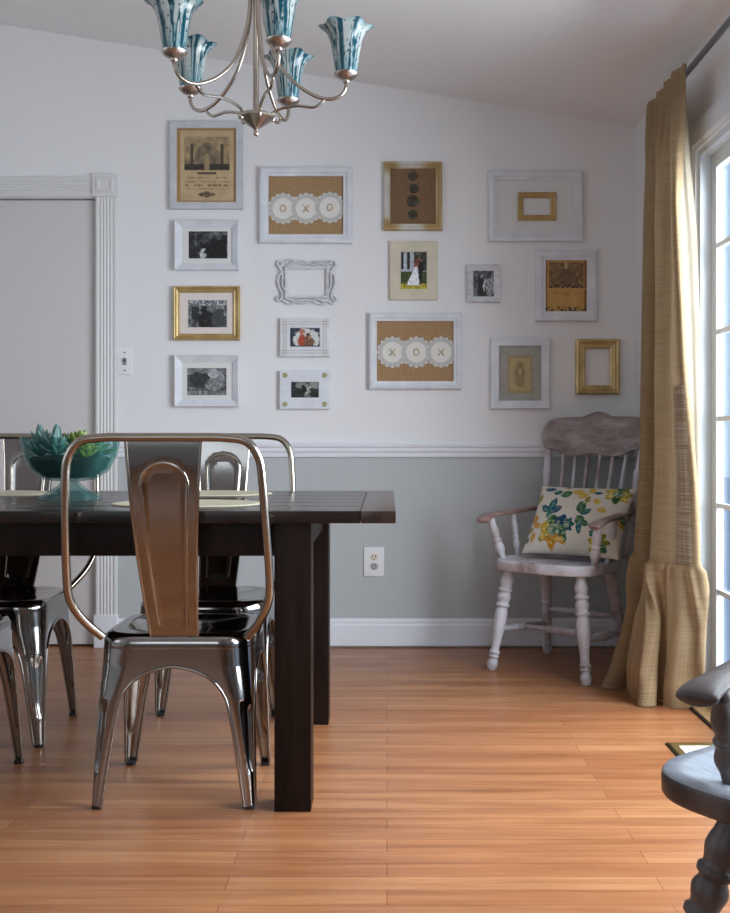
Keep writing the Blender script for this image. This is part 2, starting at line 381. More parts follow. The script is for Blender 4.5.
# wall behind the camera with a window opening
WX0, WX1, WZ0, WZ1 = -2.3, -0.3, 0.85, 2.1
bm = BM(); slope_wall(bm, XL - 0.1, WX0, YF - 0.1, YF, 0); slope_wall(bm, WX1, XR + 0.1, YF - 0.1, YF, 0)
slope_wall(bm, WX0, WX1, YF - 0.1, YF, WZ1); slope_wall(bm, WX0, WX1, YF - 0.1, YF, 0, WZ0)
struct('wall_front', bm, WALL)
bm = BM(); rect_frame(bm, WX1 - WX0, WZ1 - WZ0, [(0, YF - 0.08), (0, YF + 0.015), (0.06, YF + 0.015), (0.06, YF - 0.08)], 1, (WX0 + WX1) / 2, (WZ0 + WZ1) / 2)
w1 = struct('window_1', bm, VINYL)
bm = BM(); box(bm, (WX0 + WX1) / 2 - 0.02, (WX0 + WX1) / 2 + 0.02, YF - 0.06, YF - 0.02, WZ0 + 0.06, WZ1 - 0.06); obj('mullion', bm, VINYL, w1)
bm = BM(); box(bm, WX0 + 0.06, WX1 - 0.06, YF - 0.045, YF - 0.04, WZ0 + 0.06, WZ1 - 0.06); obj('glass_pane', bm, GLASSP, w1)

# baseboards (profile: (depth, height))
BASEP = [(0, 0.008), (0.013, 0.008), (0.013, 0.098), (0.009, 0.106), (0.009, 0.116), (0.004, 0.128), (0, 0.128)]
RAILP = [(0, 0.851), (0.010, 0.853), (0.012, 0.872), (0.018, 0.878), (0.018, 0.892), (0.024, 0.899), (0.026, 0.912), (0.020, 0.919), (0, 0.919)]
def moulding_x(bm, prof, x0, x1, y):
    a = [bm.verts.new((x0, y - d, z)) for d, z in prof]; b = [bm.verts.new((x1, y - d, z)) for d, z in prof]
    n = len(prof)
    for k in range(n): bm.faces.new((a[k], b[k], b[(k + 1) % n], a[(k + 1) % n]))
    bm.faces.new(a); bm.faces.new(list(reversed(b))); return bm
def moulding_y(bm, prof, y0, y1, x, s=-1):
    a = [bm.verts.new((x + s * d, y0, z)) for d, z in prof]; b = [bm.verts.new((x + s * d, y1, z)) for d, z in prof]
    n = len(prof)
    for k in range(n): bm.faces.new((a[k], b[k], b[(k + 1) % n], a[(k + 1) % n]))
    bm.faces.new(a); bm.faces.new(list(reversed(b))); return bm
CX0, CX1 = -1.305, -1.208          # right jamb casing of the interior door
bm = BM(); moulding_x(bm, BASEP, CX1, XR, D); struct('baseboard_back', bm, TRIM, sharp=20)
bm = BM(); moulding_y(bm, BASEP, 3.84, D, XR); struct('baseboard_right', bm, TRIM, sharp=20)
bm = BM(); moulding_y(bm, BASEP, YF, D, XL, 1); struct('baseboard_left', bm, TRIM, sharp=20)
bm = BM(); moulding_x(bm, RAILP, CX1, XR, D); struct('trim_1', bm, TRIM, sharp=20)
bm = BM(); moulding_y(bm, RAILP, 3.84, D - 0.026, XR); struct('trim_2', bm, TRIM, sharp=20)

# interior door and its fluted casing
def fluted(bm, x0, x1, z0, z1, y, horiz=False):
    n = 40; ys = []
    for k in range(n + 1):
        s = k / n
        d = 0.016
        if 0.12 < s < 0.88: d -= 0.0035 * (0.5 - 0.5 * math.cos((s - 0.12) / 0.76 * 5 * 2 * PI))
        if s < 0.04 or s > 0.96: d = 0.012
        ys.append(y - d)
    def V(s, yy, e):
        return (x0 + (x1 - x0) * s, yy, z0 if e == 0 else z1) if not horiz else (x0 if e == 0 else x1, yy, z0 + (z1 - z0) * s)
    A = [bm.verts.new(V(k / n, ys[k], 0)) for k in range(n + 1)] + [bm.verts.new(V(1, y, 0)), bm.verts.new(V(0, y, 0))]
    B = [bm.verts.new(V(k / n, ys[k], 1)) for k in range(n + 1)] + [bm.verts.new(V(1, y, 1)), bm.verts.new(V(0, y, 1))]
    m = len(A)
    for k in range(m): bm.faces.new((A[k], A[(k + 1) % m], B[(k + 1) % m], B[k]))
    bm.faces.new(A); bm.faces.new(list(reversed(B)))
bm = BM(); fluted(bm, CX0, CX1, 0.145, 2.018, D); struct('trim_3', bm, CASING, sharp=25)
bm = BM(); fluted(bm, DX0, CX0, 2.014, 2.108, D, True); struct('trim_4', bm, CASING, sharp=25)
bm = BM(); box(bm, CX0 - 0.012, CX1 + 0.003, D - 0.022, D, 2.016, 2.118, 0.003)
rect_frame(bm, 0.10, 0.086, [(0.008, D - 0.022), (0.014, D - 0.026), (0.022, D - 0.026), (0.03, D - 0.022)], 1, (CX0 + CX1) / 2 - 0.004, 2.067)
struct('trim_5', bm, CASING, sharp=25)
bm = BM(); box(bm, CX0 - 0.004, CX1 + 0.003, D - 0.022, D, 0.0, 0.147, 0.003); struct('trim_6', bm, TRIM)
bm = BM(); box(bm, DX0 + 0.004, DX1 - 0.006, D + 0.012, D + 0.05, 0.01, DZ - 0.006, 0.002)
d1 = struct('door_1', bm, DOORP)
bm = BM(); box(bm, DX0, DX1, D + 0.055, D + 0.06, 0, DZ); obj('gap_shade_sheet', bm, DARK, d1)  # near-black sheet behind the slab, stands for the shade in the gap

# sliding glass door in the right wall
CW = 0.105
cp = [(0, 0), (0, -0.012), (0.012, -0.02), (CW - 0.02, -0.022), (CW - 0.008, -0.016), (CW, -0.016), (CW, 0)]
bm = BM()      # casing: three mitred sides
loops = []
for t, dx in cp:
    # t runs from the outer edge to the inner edge
    o_ = CW - t
    loops.append([bm.verts.new((XR + dx, y, z)) for y, z in ((OY1 + o_, 0.0), (OY1 + o_, OZ + o_), (OY0 - o_, OZ + o_), (OY0 - o_, 0.0))])
for A, B in zip(loops, loops[1:] + loops[:1]):
    for k in range(3): bm.faces.new((A[k], A[k + 1], B[k + 1], B[k]))
struct('trim_7', bm, TRIM, sharp=20)
bm = BM()      # outer vinyl frame lining the opening
box(bm, XR - 0.004, XR + 0.068, OY1 - 0.022, OY1, 0.03, OZ); box(bm, XR - 0.004, XR + 0.068, OY0, OY0 + 0.022, 0.03, OZ)
box(bm, XR - 0.004, XR + 0.068, OY0 + 0.022, OY1 - 0.022, OZ - 0.022, OZ)
d2 = struct('door_2', bm, VINYL)
bm = BM(); box(bm, XR + 0.02, XR + 0.11, OY0, OY1, 0.012, 0.045, 0.003); obj('track', bm, VINYL, d2)
bm = BM(); box(bm, XR - 0.055, XR + 0.018, OY0, OY1, 0.0005, 0.012, 0.003); obj('threshold', bm, THRESH, d2)
bm = BM(); box(bm, XR - 0.061, XR - 0.056, OY0, OY1, 0.0005, 0.007); obj('threshold_gap', bm, DARK, d2)
mid = (OY0 + OY1) / 2
for (a, b, xo) in ((mid - 0.03, OY1 - 0.022, 0.035), (OY0 + 0.022, mid + 0.03, 0.064)):
    X0 = XR + xo; X1 = X0 + 0.025
    st = 0.055
    bm = BM(); box(bm, X0, X1, b - st, b, 0.045, OZ - 0.022, 0.003); box(bm, X0, X1, a, a + st, 0.045, OZ - 0.022, 0.003)
    box(bm, X0, X1, a + st, b - st, OZ - 0.022 - st, OZ - 0.022, 0.003); box(bm, X0, X1, a + st, b - st, 0.045, 0.125, 0.003)
    sash = obj('sash', bm, VINYL, d2)
    bm = BM()
    for z in (1.612, 1.311, 1.008, 0.706, 0.406): box(bm, X0 + 0.004, X0 + 0.017, a + st, b - st, z - 0.009, z + 0.009)
    n = 3
    for k in range(1, n):
        y = a + st + (b - a - 2 * st) * k / n
        box(bm, X0 + 0.005, X0 + 0.016, y - 0.009, y + 0.009, 0.125, OZ - 0.022 - st)
    obj('muntin_grid', bm, VINYL, sash)
    bm = BM(); box(bm, X0 + 0.018, X0 + 0.021, a + st - 0.005, b - st + 0.005, 0.12, OZ - 0.02 - st); obj('glass_pane', bm, GLASSP, sash)
bm = BM(); box(bm, XR + 0.4, XR + 30, -12, 30, -0.35, -0.3); tag(obj('patio', bm, GRASS), kind='structure')

# switch plate and outlet on the back wall
def pxw(u, v, d=D): return ((u - CU) * d / F, H + (CV - v) * d / F)
x, z = pxw(125, 361.5)
t = thing('light_switch', 'white light switch plate on the wall just right of the door casing', 'light switch', (x, D, z))
bm = BM(); box(bm, -0.033, 0.033, -0.006, 0, -0.06, 0.06, 0.003); obj('cover_plate', bm, PLATE, t)
bm = BM(); box(bm, -0.008, 0.008, -0.009, -0.005, -0.016, 0.016, 0.001); obj('switch_surround', bm, mat('switch_grey', (150, 146, 142), 0.5), t)
bm = BM(); box(bm, -0.005, 0.005, -0.017, -0.008, -0.002, 0.010, 0.001); obj('toggle', bm, mat('dark_toggle', (92, 86, 80), 0.5), t)
bm = BM()
for zz in (-0.04, 0.04):
    bm = BM(); lathe(bm, [(0.004, 0), (0.003, 0.0015)], 10, Matrix.Translation((0, -0.0055, zz)) @ Matrix.Rotation(PI / 2, 4, 'X')); obj('screw', bm, SLOT, t)
x, z = pxw(374, 561.5)
t = thing('wall_outlet', 'white two-socket power outlet plate on the grey lower wall', 'outlet', (x, D, z))
bm = BM(); box(bm, -0.045, 0.045, -0.006, 0, -0.065, 0.065, 0.004); obj('cover_plate', bm, PLATE, t)
for k, zz in enumerate((0.02, -0.021)):
    bm = BM(); lathe(bm, [(0.019, 0), (0.0185, 0.002), (0.0, 0.0021)], 20, Matrix.Translation((0, -0.0055, zz)) @ Matrix.Rotation(PI / 2, 4, 'X') @ Matrix.Scale(0.86, 4, (0, 1, 0)), False)
    s_ = obj('socket', bm, mat('socket_cream' if k == 0 else 'socket_grey', (222, 212, 196) if k == 0 else (176, 178, 178), 0.4), t)
    bm = BM()
    for xx in (-0.007, 0.007): box(bm, xx - 0.0016, xx + 0.0016, -0.0082, -0.0074, zz - 0.001, zz + 0.009)
    lathe(bm, [(0.0035, 0), (0.003, 0.001)], 10, Matrix.Translation((0, -0.0074, zz - 0.009)) @ Matrix.Rotation(PI / 2, 4, 'X'))
    obj('slots', bm, SLOT, s_)

# ------------------------------------------------------------------ picture wall
def flat_grid(name, x0, x1, z0, z1, y, nx, nz, fn, m, parent):
    bm = BM(); g = []
    for j in range(nz + 1):
        g.append([bm.verts.new((x0 + (x1 - x0) * i / nx, y, z1 + (z0 - z1) * j / nz)) for i in range(nx + 1)])
    for j in range(nz):
        for i in range(nx): bm.faces.new((g[j][i], g[j + 1][i], g[j + 1][i + 1], g[j][i + 1]))
    def vf(c):
        u = (c.x - x0) / (x1 - x0); v = (z1 - c.z) / (z1 - z0)
        k = fn(u, v); return rgb(*k)
    return obj(name, bm, m, parent, vfn=vf)
def grey(g): return (g * 0.98, g * 0.99, g)
def grain(fn, k=34):
    def f(u, v):
        n = k * fbm(u * 17, v * 13, 21); return clampc(tuple(x + n * (0.4 + x / 180) for x in fn(u, v)))
    return f
def clampc(c): return tuple(max(3, min(250, x)) for x in c)
def oval(u, v, cu, cv, ru, rv): return ((u - cu) / ru) ** 2 + ((v - cv) / rv) ** 2 < 1
def blob(u, v, cu, cv, ru, rv):
    u, v = u + 0.07 * fbm(u * 8, v * 8, cu * 9), v + 0.07 * fbm(u * 8, v * 8, cv * 9 + 5)
    return ((u - cu) / ru) ** 2 + ((v - cv) / rv) ** 2 < 1

def photo_couple_left(u, v):
    g = 62 + 70 * fbm(u * 6, v * 5, 1.3)
    if u < 0.3: g = 40 + 90 * max(0, fbm(u * 14, v * 3, 8))
    if blob(u, v, 0.66, 0.72, 0.34, 0.42): g = 26 + 16 * fbm(u * 9, v * 9)
    if blob(u, v, 0.45, 0.24, 0.10, 0.16): g = 70
    if blob(u, v, 0.36, 0.86, 0.07, 0.22): g = 190
    if v < 0.14: g += 50 * abs(fbm(u * 20, v * 8))
    return clampc(grey(g))
def photo_couple_gold(u, v):
    g = 96 + 80 * fbm(u * 8, v * 6, 5.1)
    if blob(u, v, 0.58, 0.30, 0.12, 0.20): g = 110 + 30 * fbm(u * 20, v * 20)
    if blob(u, v, 0.42, 0.46, 0.10, 0.26): g = 30
    if blob(u, v, 0.5, 0.75, 0.26, 0.34): g = 34 + 20 * fbm(u * 10, v * 10)
    if blob(u, v, 0.78, 0.7, 0.2, 0.3): g = 70
    if blob(u, v, 0.18, 0.5, 0.12, 0.25): g = 48
    if v < 0.2 and fbm(u * 22, v * 9, 2) > 0.1: g = 190
    return clampc(grey(g))
def photo_lake(u, v):
    g = 86 + 60 * fbm(u * 7, v * 14, 3.3)
    if v < 0.25: g = 120 + 40 * fbm(u * 10, v * 6)
    if blob(u, v, 0.3, 0.45, 0.26, 0.3): g = 44 + 40 * abs(fbm(u * 12, v * 12))
    if blob(u, v, 0.68, 0.24, 0.13, 0.20): g = 174
    if blob(u, v, 0.86, 0.34, 0.09, 0.22): g = 150
    if blob(u, v, 0.7, 0.62, 0.24, 0.24): g = 130 + 30 * fbm(u * 12, v * 9)
    if v > 0.84: g = 120 + 60 * fbm(u * 10, v * 3)
    return clampc(grey(g))
def photo_family(u, v):
    c = (50, 60, 74)
    if blob(u, v, 0.52, 0.62, 0.42, 0.56): c = (206, 204, 200)
    if blob(u, v, 0.36, 0.66, 0.11, 0.38): c = (168, 74, 48)
    if blob(u, v, 0.36, 0.24, 0.09, 0.14): c = (176, 110, 84)
    if blob(u, v, 0.60, 0.74, 0.16, 0.32): c = (120, 84, 62)
    if blob(u, v, 0.58, 0.42, 0.08, 0.14): c = (70, 50, 42)
    if blob(u, v, 0.60, 0.50, 0.05, 0.07): c = (180, 130, 104)
    if v > 0.93: c = (44, 60, 58)
    n = 14 * fbm(u * 18, v * 18)
    return clampc(tuple(x + n for x in c))
def photo_dance(u, v):
    g = 58 + 18 * fbm(u * 6, v * 6, 9) - 26 * v
    if v < 0.5 and blob(u, v, 0.32, 0.26, 0.18, 0.15): g = 132
    if v < 0.5 and blob(u, v, 0.76, 0.26, 0.18, 0.17): g = 140
    if blob(u, v, 0.52, 0.5, 0.09, 0.26): g = 150 + 70 * fbm(u * 24, v * 24)
    if blob(u, v, 0.40, 0.42, 0.06, 0.2): g = 24
    if blob(u, v, 0.50, 0.8, 0.1, 0.1): g = 110
    return clampc((g, g, g * 0.97))
def photo_small(u, v):
    g = 76 + 80 * fbm(u * 5, v * 5, 4)
    if blob(u, v, 0.36, 0.62, 0.18, 0.52): g = 28
    if blob(u, v, 0.38, 0.22, 0.09, 0.09): g = 150
    if blob(u, v, 0.48, 0.58, 0.05, 0.24): g = 210
    if blob(u, v, 0.74, 0.6, 0.2, 0.4): g = 150 + 60 * fbm(u * 9, v * 9)
    if blob(u, v, 0.7, 0.24, 0.08, 0.09): g = 60
    return clampc(grey(g))
def photo_wedding(u, v):
    c = (176, 182, 190) if v < 0.52 else (62, 72, 30)
    if v < 0.5 and (0.02 < u < 0.10 or 0.24 < u < 0.36) and v < 0.46: c = (28, 28, 28)
    if v < 0.5 and u > 0.52: c = mixc((24, 34, 18), (92, 88, 92), max(0, min(1, 0.4 + 0.9 * fbm(u * 9, v * 9))))
    if v > 0.84: c = (176, 158, 50)
    if v > 0.52: c = tuple(x + 26 * fbm(u * 8, v * 14) for x in c)
    if blob(u, v, 0.72, 0.55, 0.14, 0.34): c = (20, 18, 20)
    if blob(u, v, 0.72, 0.19, 0.06, 0.05): c = (150, 100, 76)
    if blob(u, v, 0.60, 0.36, 0.08, 0.14): c = (134, 78, 62)
    if blob(u, v, 0.58, 0.22, 0.06, 0.05): c = (60, 34, 26)
    w = 0.06 + max(0, v - 0.42) * 0.42
    if 0.40 < v < 0.90 and abs(u - 0.60 + (v - 0.4) * 0.26) < w: c = (232, 234, 240)
    return clampc(c)
def certificate(u, v, warm=1.0, cut=1.0, seed=0.0):
    """aged certificate: border, engraved scene with an arch, lines of faint script, seal"""
    base = (200, 174, 134)
    n = 10 * fbm(u * 6, v * 7, seed)
    c = tuple(x + n for x in base)
    e = min(u, 1 - u) ; f = min(v, 1 - v)
    if min(e, f * 1.25) < 0.05: c = (176, 138, 90)
    if 0.068 < min(e, f * 1.25) < 0.082: c = (124, 98, 68)
    if 0.13 < u < 0.87 and 0.13 < v < 0.56:
        s = (v - 0.13) / 0.43
        k = 0.30 + 0.24 * fbm(u * 12, v * 12, 2 + seed)
        c = mixc((212, 182, 136), (60, 52, 44), k + 0.25 * sstep(0.5, 1, s))
        if oval(u, v, 0.5, 0.48, 0.22, 0.28): c = mixc((176, 152, 118), (88, 78, 64), 0.5 + 0.5 * fbm(u * 9, v * 9, seed))
        if (0.22 < u < 0.27 or 0.73 < u < 0.78) and s > 0.2: c = (84, 74, 60)
        if s > 0.80: c = mixc((70, 62, 54), (40, 36, 32), abs(fbm(u * 30, v * 30, 4)))
        if oval(u, v, 0.5, 0.46, 0.045, 0.12): c = (168, 144, 110)
    if 0.585 < v < 0.61 and abs(u - 0.5) < 0.16: c = (70, 56, 44)
    for ln in (0.66, 0.71, 0.755, 0.80):
        if abs(v - ln) < 0.009 and 0.14 < u < 0.86 and fbm(u * 34, ln * 60, seed) > -0.05: c = (132, 106, 76)
    if oval(u, v, 0.5, 0.875, 0.14, 0.035): c = (86, 70, 54) if fbm(u * 40, v * 40) > -0.1 else (140, 116, 86)
    return clampc(tuple(x * warm for x in c))
def certificate_b(u, v):
    base = (192, 148, 84); n = 12 * fbm(u * 5, v * 6, 7)
    c = tuple(x + n for x in base)
    if u < 0.03 or u > 0.95: c = (120, 84, 44)
    if 0.10 < u < 0.92 and 0.05 < v < 0.54:
        k = 0.45 + 0.35 * fbm(u * 11, v * 11, 3)
        c = mixc((186, 148, 92), (54, 46, 38), k)
        if oval(u, v, 0.5, 0.34, 0.16, 0.2): c = mixc((150, 120, 78), (70, 62, 52), 0.5 + 0.5 * fbm(u * 14, v * 14))
        if oval(u, v, 0.5, 0.12, 0.04, 0.06): c = (206, 176, 126)
        if v > 0.47: c = (62, 54, 44) if fbm(u * 30, v * 20) > -0.2 else (180, 150, 110)
    if 0.55 < v < 0.575: c = (206, 168, 104)
    for ln in (0.64, 0.70, 0.76):
        if abs(v - ln) < 0.008 and fbm(u * 30, ln * 50) > 0.05: c = (158, 118, 68)
    if v > 0.9 and fbm(u * 16, v * 16, 2) > 0.0: c = (84, 74, 58)
    return clampc(c)
def vintage_card(u, v):
    c = tuple(x + 12 * fbm(u * 5, v * 6, 12) for x in (182, 164, 116))
    if min(u, 1 - u, (v), (1 - v)) < 0.06: c = (170, 148, 100)
    if oval(u, v, 0.5, 0.5, 0.27, 0.36): c = (174, 154, 110)
    if oval(u, v, 0.5, 0.34, 0.10, 0.12): c = (196, 172, 130)
    if oval(u, v, 0.5, 0.27, 0.13, 0.10): c = (148, 124, 88)
    if oval(u, v, 0.38, 0.46, 0.06, 0.12) or oval(u, v, 0.62, 0.46, 0.06, 0.12): c = (142, 120, 86)
    if oval(u, v, 0.5, 0.68, 0.18, 0.16): c = (156, 134, 94)
    return clampc(c)

def wall_frame(label, cat, box_px, art_px, m, fw, depth=0.022, style='flat', group=None, name='picture_frame'):
    """Empty on the wall + frame part; returns (thing, art rectangle in local metres)"""
    u0, v0, u1, v1 = box_px
    cx, cz = pxw((u0 + u1) / 2, (v0 + v1) / 2, D - 0.022)
    t = thing(name, label, cat, (cx, D - 0.001, cz), 0, group)
    w, h = (u1 - u0) / S, (v1 - v0) / S
    fw = fw / S
    d = -depth
    if style == 'flat': pr = [(0, 0), (0, d + 0.002), (0.002, d), (fw - 0.002, d), (fw, d + 0.002), (fw, 0)]
    elif style == 'step': pr = [(0, 0), (0, d + 0.008), (0.004, d + 0.003), (fw * 0.35, d), (fw * 0.6, d + 0.002), (fw * 0.66, d + 0.006), (fw, d + 0.009), (fw, 0)]
    elif style == 'bevel': pr = [(0, 0), (0, d), (0.003, d - 0.002), (fw * 0.3, d + 0.001), (fw, d + 0.012), (fw, 0)]
    elif style == 'round': pr = [(0, 0), (0, d + 0.010), (fw * 0.08, d + 0.004), (fw * 0.22, d), (fw * 0.36, d + 0.003), (fw * 0.45, d + 0.008), (fw * 0.55, d + 0.005), (fw * 0.75, d + 0.008), (fw * 0.85, d + 0.006), (fw, d + 0.010), (fw, 0)]
    bm = BM(); rect_frame(bm, w, h, pr); obj('frame', bm, m, t, sharp=25)
    a0, b0, a1, b1 = art_px
    r = ((a0 - (u0 + u1) / 2) / S, (a1 - (u0 + u1) / 2) / S, ((v0 + v1) / 2 - b1) / S, ((v0 + v1) / 2 - b0) / S)
    return t, r, (w, h, fw)
def plate(name, t, w, h, fw, y, m, th=0.003):
    bm = BM(); box(bm, -w / 2 + fw - 0.001, w / 2 - fw + 0.001, y, y + th, -h / 2 + fw - 0.001, h / 2 - fw + 0.001); return obj(name, bm, m, t)

# 1 tall certificate
t, r, q = wall_frame('grey-white frame with an aged tan certificate, topmost of the left column', 'picture frame', (169.5, 121, 242.5, 208.5), (176.4, 126.6, 236.6, 203.3), GREYF, 7, 0.02, 'flat')
flat_grid('certificate', *r, -0.010, 60, 76, lambda u, v: certificate(u, v, 0.94), PRINT, t)
# 2, 3, 4 left column photos
t, r, q = wall_frame('white frame with wide mat and dark photo, directly above the gold frame at left', 'picture frame', (174.5, 220, 238.5, 270), (188.5, 231, 227, 258), WHITEF, 7, 0.026, 'bevel')
plate('mat', t, *q, -0.010, MATB); flat_grid('photograph', *r, -0.0115, 48, 34, grain(photo_couple_left), PRINT, t)
t, r, q = wall_frame('shiny gold frame with white mat around a black and white photo, in the left column', 'picture frame', (173, 286, 239.5, 340), (188, 300, 226.5, 327), GOLD, 6.5, 0.026, 'round')
plate('mat', t, *q, -0.010, mat('ivory_mat', (226, 214, 208), 0.85)); flat_grid('photograph', *r, -0.0115, 48, 34, grain(photo_couple_gold), PRINT, t)
t, r, q = wall_frame('white frame with wide mat and grey photo, directly below the gold frame at left', 'picture frame', (174.5, 355, 239, 406.5), (187, 368, 226, 395), WHITEF, 7, 0.026, 'bevel')
plate('mat', t, *q, -0.010, MATB); flat_grid('photograph', *r, -0.0115, 48, 34, grain(photo_lake), PRINT, t)
# 5, 11 doilies on burlap
def doily_frame(label, bx, art, cs, letters):
    t, r, q = wall_frame(label, 'picture frame', bx, art, WHITEF, art[0] - bx[0], 0.028, 'step')
    plate('burlap_backing', t, *q, -0.010, BURBACK)
    mu, mv = (bx[0] + bx[2]) / 2, (bx[1] + bx[3]) / 2
    for k, ((u, v), ch) in enumerate(zip(cs, letters)):
        cx, cz = (u - mu) / S, (mv - v) / S
        R = 15.2 / S; bm = BM(); n = 96; nr = 14; rings = []
        for j in range(1, nr + 1):
            rr = R * j / nr
            rings.append([bm.verts.new((cx + rr * (1 + (0.045 if j == nr else 0.0) * math.cos(16 * a)) * math.cos(a), -0.0108 - 0.0008 * k, cz + rr * (1 + (0.045 if j == nr else 0.0) * math.cos(16 * a)) * math.sin(a))) for a in (2 * PI * i / n for i in range(n))])
        bm.faces.new(rings[0])
        for A, B in zip(rings, rings[1:]):
            for i in range(n): bm.faces.new((A[i], A[(i + 1) % n], B[(i + 1) % n], B[i]))
        def vf(c, cx=cx, cz=cz):
            x, z = c.x - cx, c.z - cz; rr = math.hypot(x, z) / R; a = math.atan2(z, x)
            if rr < 0.70: g = 224 + 6 * math.cos(a * 24) * (rr > 0.55)
            elif rr < 0.76: g = 192
            elif rr < 0.84: g = 214 if math.cos(a * 32) > -0.2 else 184
            elif rr < 0.90: g = 190
            else: g = 208 if math.cos(a * 16) > -0.1 else 186
            return rgb(g, g * 0.985, g * 0.955)
        dl = obj('doily', bm, LACE, t, vfn=vf)
        bm = BM(); y = -0.0135 - 0.0008 * k
        if ch == 'O':
            tube(bm, [(cx + 0.012 * math.cos(a), y, cz + 0.0145 * math.sin(a)) for a in (2 * PI * i / 28 for i in range(28))], 0.0024, 6, True, up=(0, 1, 0))
        else:
            for s in (-1, 1): tube(bm, [(cx - 0.013, y, cz - 0.016 * s), (cx + 0.013, y - 0.0005 * (s + 1), cz + 0.016 * s)], 0.0022, 6, up=(0, 1, 0))
        obj('letter', bm, LETTER, dl)
doily_frame('white frame with three doilies lettered O X O on burlap', (259.5, 167, 352, 243), (268.5, 176, 345.5, 234.6), [(283, 208), (306, 208), (329.7, 207)], 'OXO')
doily_frame('white frame with three doilies lettered X O X on burlap', (369, 313, 461.5, 389), (377, 320.5, 455, 381), [(392.6, 352), (416.4, 352), (441, 352)], 'XOX')
# 6 ornate open frame
x, z = pxw(306.5, 282, D - 0.02)
t = thing('picture_frame', 'empty ornate white scrollwork frame with bare wall showing through', 'picture frame', (x, D - 0.001, z))
bm = BM(); rect_frame(bm, 44 / S, 32 / S, [(0, 0), (0, -0.012), (0.004, -0.015), (0.012, -0.012), (0.012, 0)]); obj('frame', bm, DISTF, t, sharp=25)
bm = BM()
def scroll(pts, r0=0.0048):
    tube(bm, catmull([(a / S, -0.010, b / S) for a, b in pts], 6), r0, 7, up=(0, 1, 0))
for sx in (1, -1):
    scroll([(sx * a, b) for a, b in ((22, 11), (27, 7), (28.5, 0), (26, -8), (24.5, -14), (28, -19), (30, -16), (27.5, -14))])
    scroll([(sx * a, b) for a, b in ((22, -8), (24.5, -2), (24, 6), (26, 13), (29, 17), (28, 21), (24, 20.5), (25, 17.5))])
scroll([(-24, 20), (-17, 22.5), (-9, 20), (-2, 18.5), (8, 20.5), (16, 18), (24, 19)]); scroll([(-20, 16), (-12, 20), (-4, 21.5), (6, 17.5), (14, 21), (22, 21.5)])
scroll([(-26, -16), (-19, -21), (-10, -19), (0, -17.5), (8, -20), (15, -22), (21, -19.5), (26, -22)]); scroll([(-22, -15), (-14, -18.5), (-5, -21), (6, -18), (12, -17), (18, -21)])
obj('scrollwork', bm, DISTF, t)
# 7 family photo frame with gold inlay lines
t, r, q = wall_frame('small white frame with fine gold lines around a colour photo of two seated people', 'picture frame', (280, 318, 329.5, 356.5), (290.5, 327, 321.5, 347), WHITEF, 10, 0.02, 'flat')
bm = BM()
w, h, fw = q
for o_ in (0.016, 0.027):
    for zz in (-h / 2 + o_, h / 2 - o_): box(bm, -w / 2 + 0.004, w / 2 - 0.004, -0.0206, -0.0198, zz - 0.0009, zz + 0.0009)
    for xx in (-w / 2 + o_, w / 2 - o_): box(bm, xx - 0.0009, xx + 0.0009, -0.0206, -0.0198, -h / 2 + 0.004, h / 2 - 0.004)
obj('gold_inlay', bm, GOLD2, t)
flat_grid('photograph', *r, -0.012, 44, 30, grain(photo_family), PRINT, t)
# 8 dance photo, gold corners
t, r, q = wall_frame('small white frame with gold corner ornaments around a dark photo, lowest of the second column', 'picture frame', (279.5, 370.5, 330, 409), (291.2, 379.6, 322, 400), WHITEF, 11.5, 0.02, 'flat')
w, h, fw = q
for sx in (-1, 1):
    for sz in (-1, 1):
        bm = BM(); cx, cz = sx * (w / 2 - 0.025), sz * (h / 2 - 0.022)
        for k in range(5):
            a = k * 2 * PI / 5
            M_ = Matrix.Translation((cx + 0.0065 * math.cos(a), -0.0205, cz + 0.0065 * math.sin(a))) @ Matrix.Rotation(PI / 2, 4, 'X')
            lathe(bm, [(0.0062, 0), (0.005, 0.0022), (0.0015, 0.0032)], 12, M_)
        obj('corner_ornament', bm, PALEG, t)
flat_grid('photograph', *r, -0.012, 44, 30, grain(photo_dance), PRINT, t)
# 9 worn gold frame with buttons
u0, v0, u1, v1 = 384, 161.5, 442, 230
x, z = pxw((u0 + u1) / 2, (v0 + v1) / 2, D - 0.022)
t = thing('picture_frame', 'worn gold and silvery frame with a column of four dark buttons on burlap', 'picture frame', (x, D - 0.001, z))
w, h = (u1 - u0) / S, (v1 - v0) / S; fw = 6.7 / S
bm = BM(); rect_frame(bm, w, h, [(0, 0), (0, -0.018), (0.004, -0.024), (fw * 0.45, -0.026), (fw * 0.6, -0.02), (fw * 0.8, -0.022), (fw, -0.016), (fw, 0)], 16)
def wornf(c):
    n = 0.5 + 0.9 * fbm(c.x * 22, c.z * 22, 3)
    sx, sz = c.x / (w / 2), c.z / (h / 2)
    k = 0.0
    if abs(sz) > 0.8: k = 1 - sstep(0.25, 0.62, abs(sx + 0.06))
    if sx < -0.8: k = max(k, 1 - sstep(0.55, 0.8, abs(sz)))
    if sx > 0.78: k = max(k, 0.55 * (1 - sstep(0.4, 0.7, abs(sz))) * (sx < 0.86))
    k = max(0, min(1, k + 0.25 * (n - 0.5)))
    return rgb(*mixc((170, 144, 94), (208, 205, 198), k))
obj('frame', bm, WORN, t, sharp=25, vfn=wornf)
plate('burlap_backing', t, w, h, fw, -0.010, BURDARK)
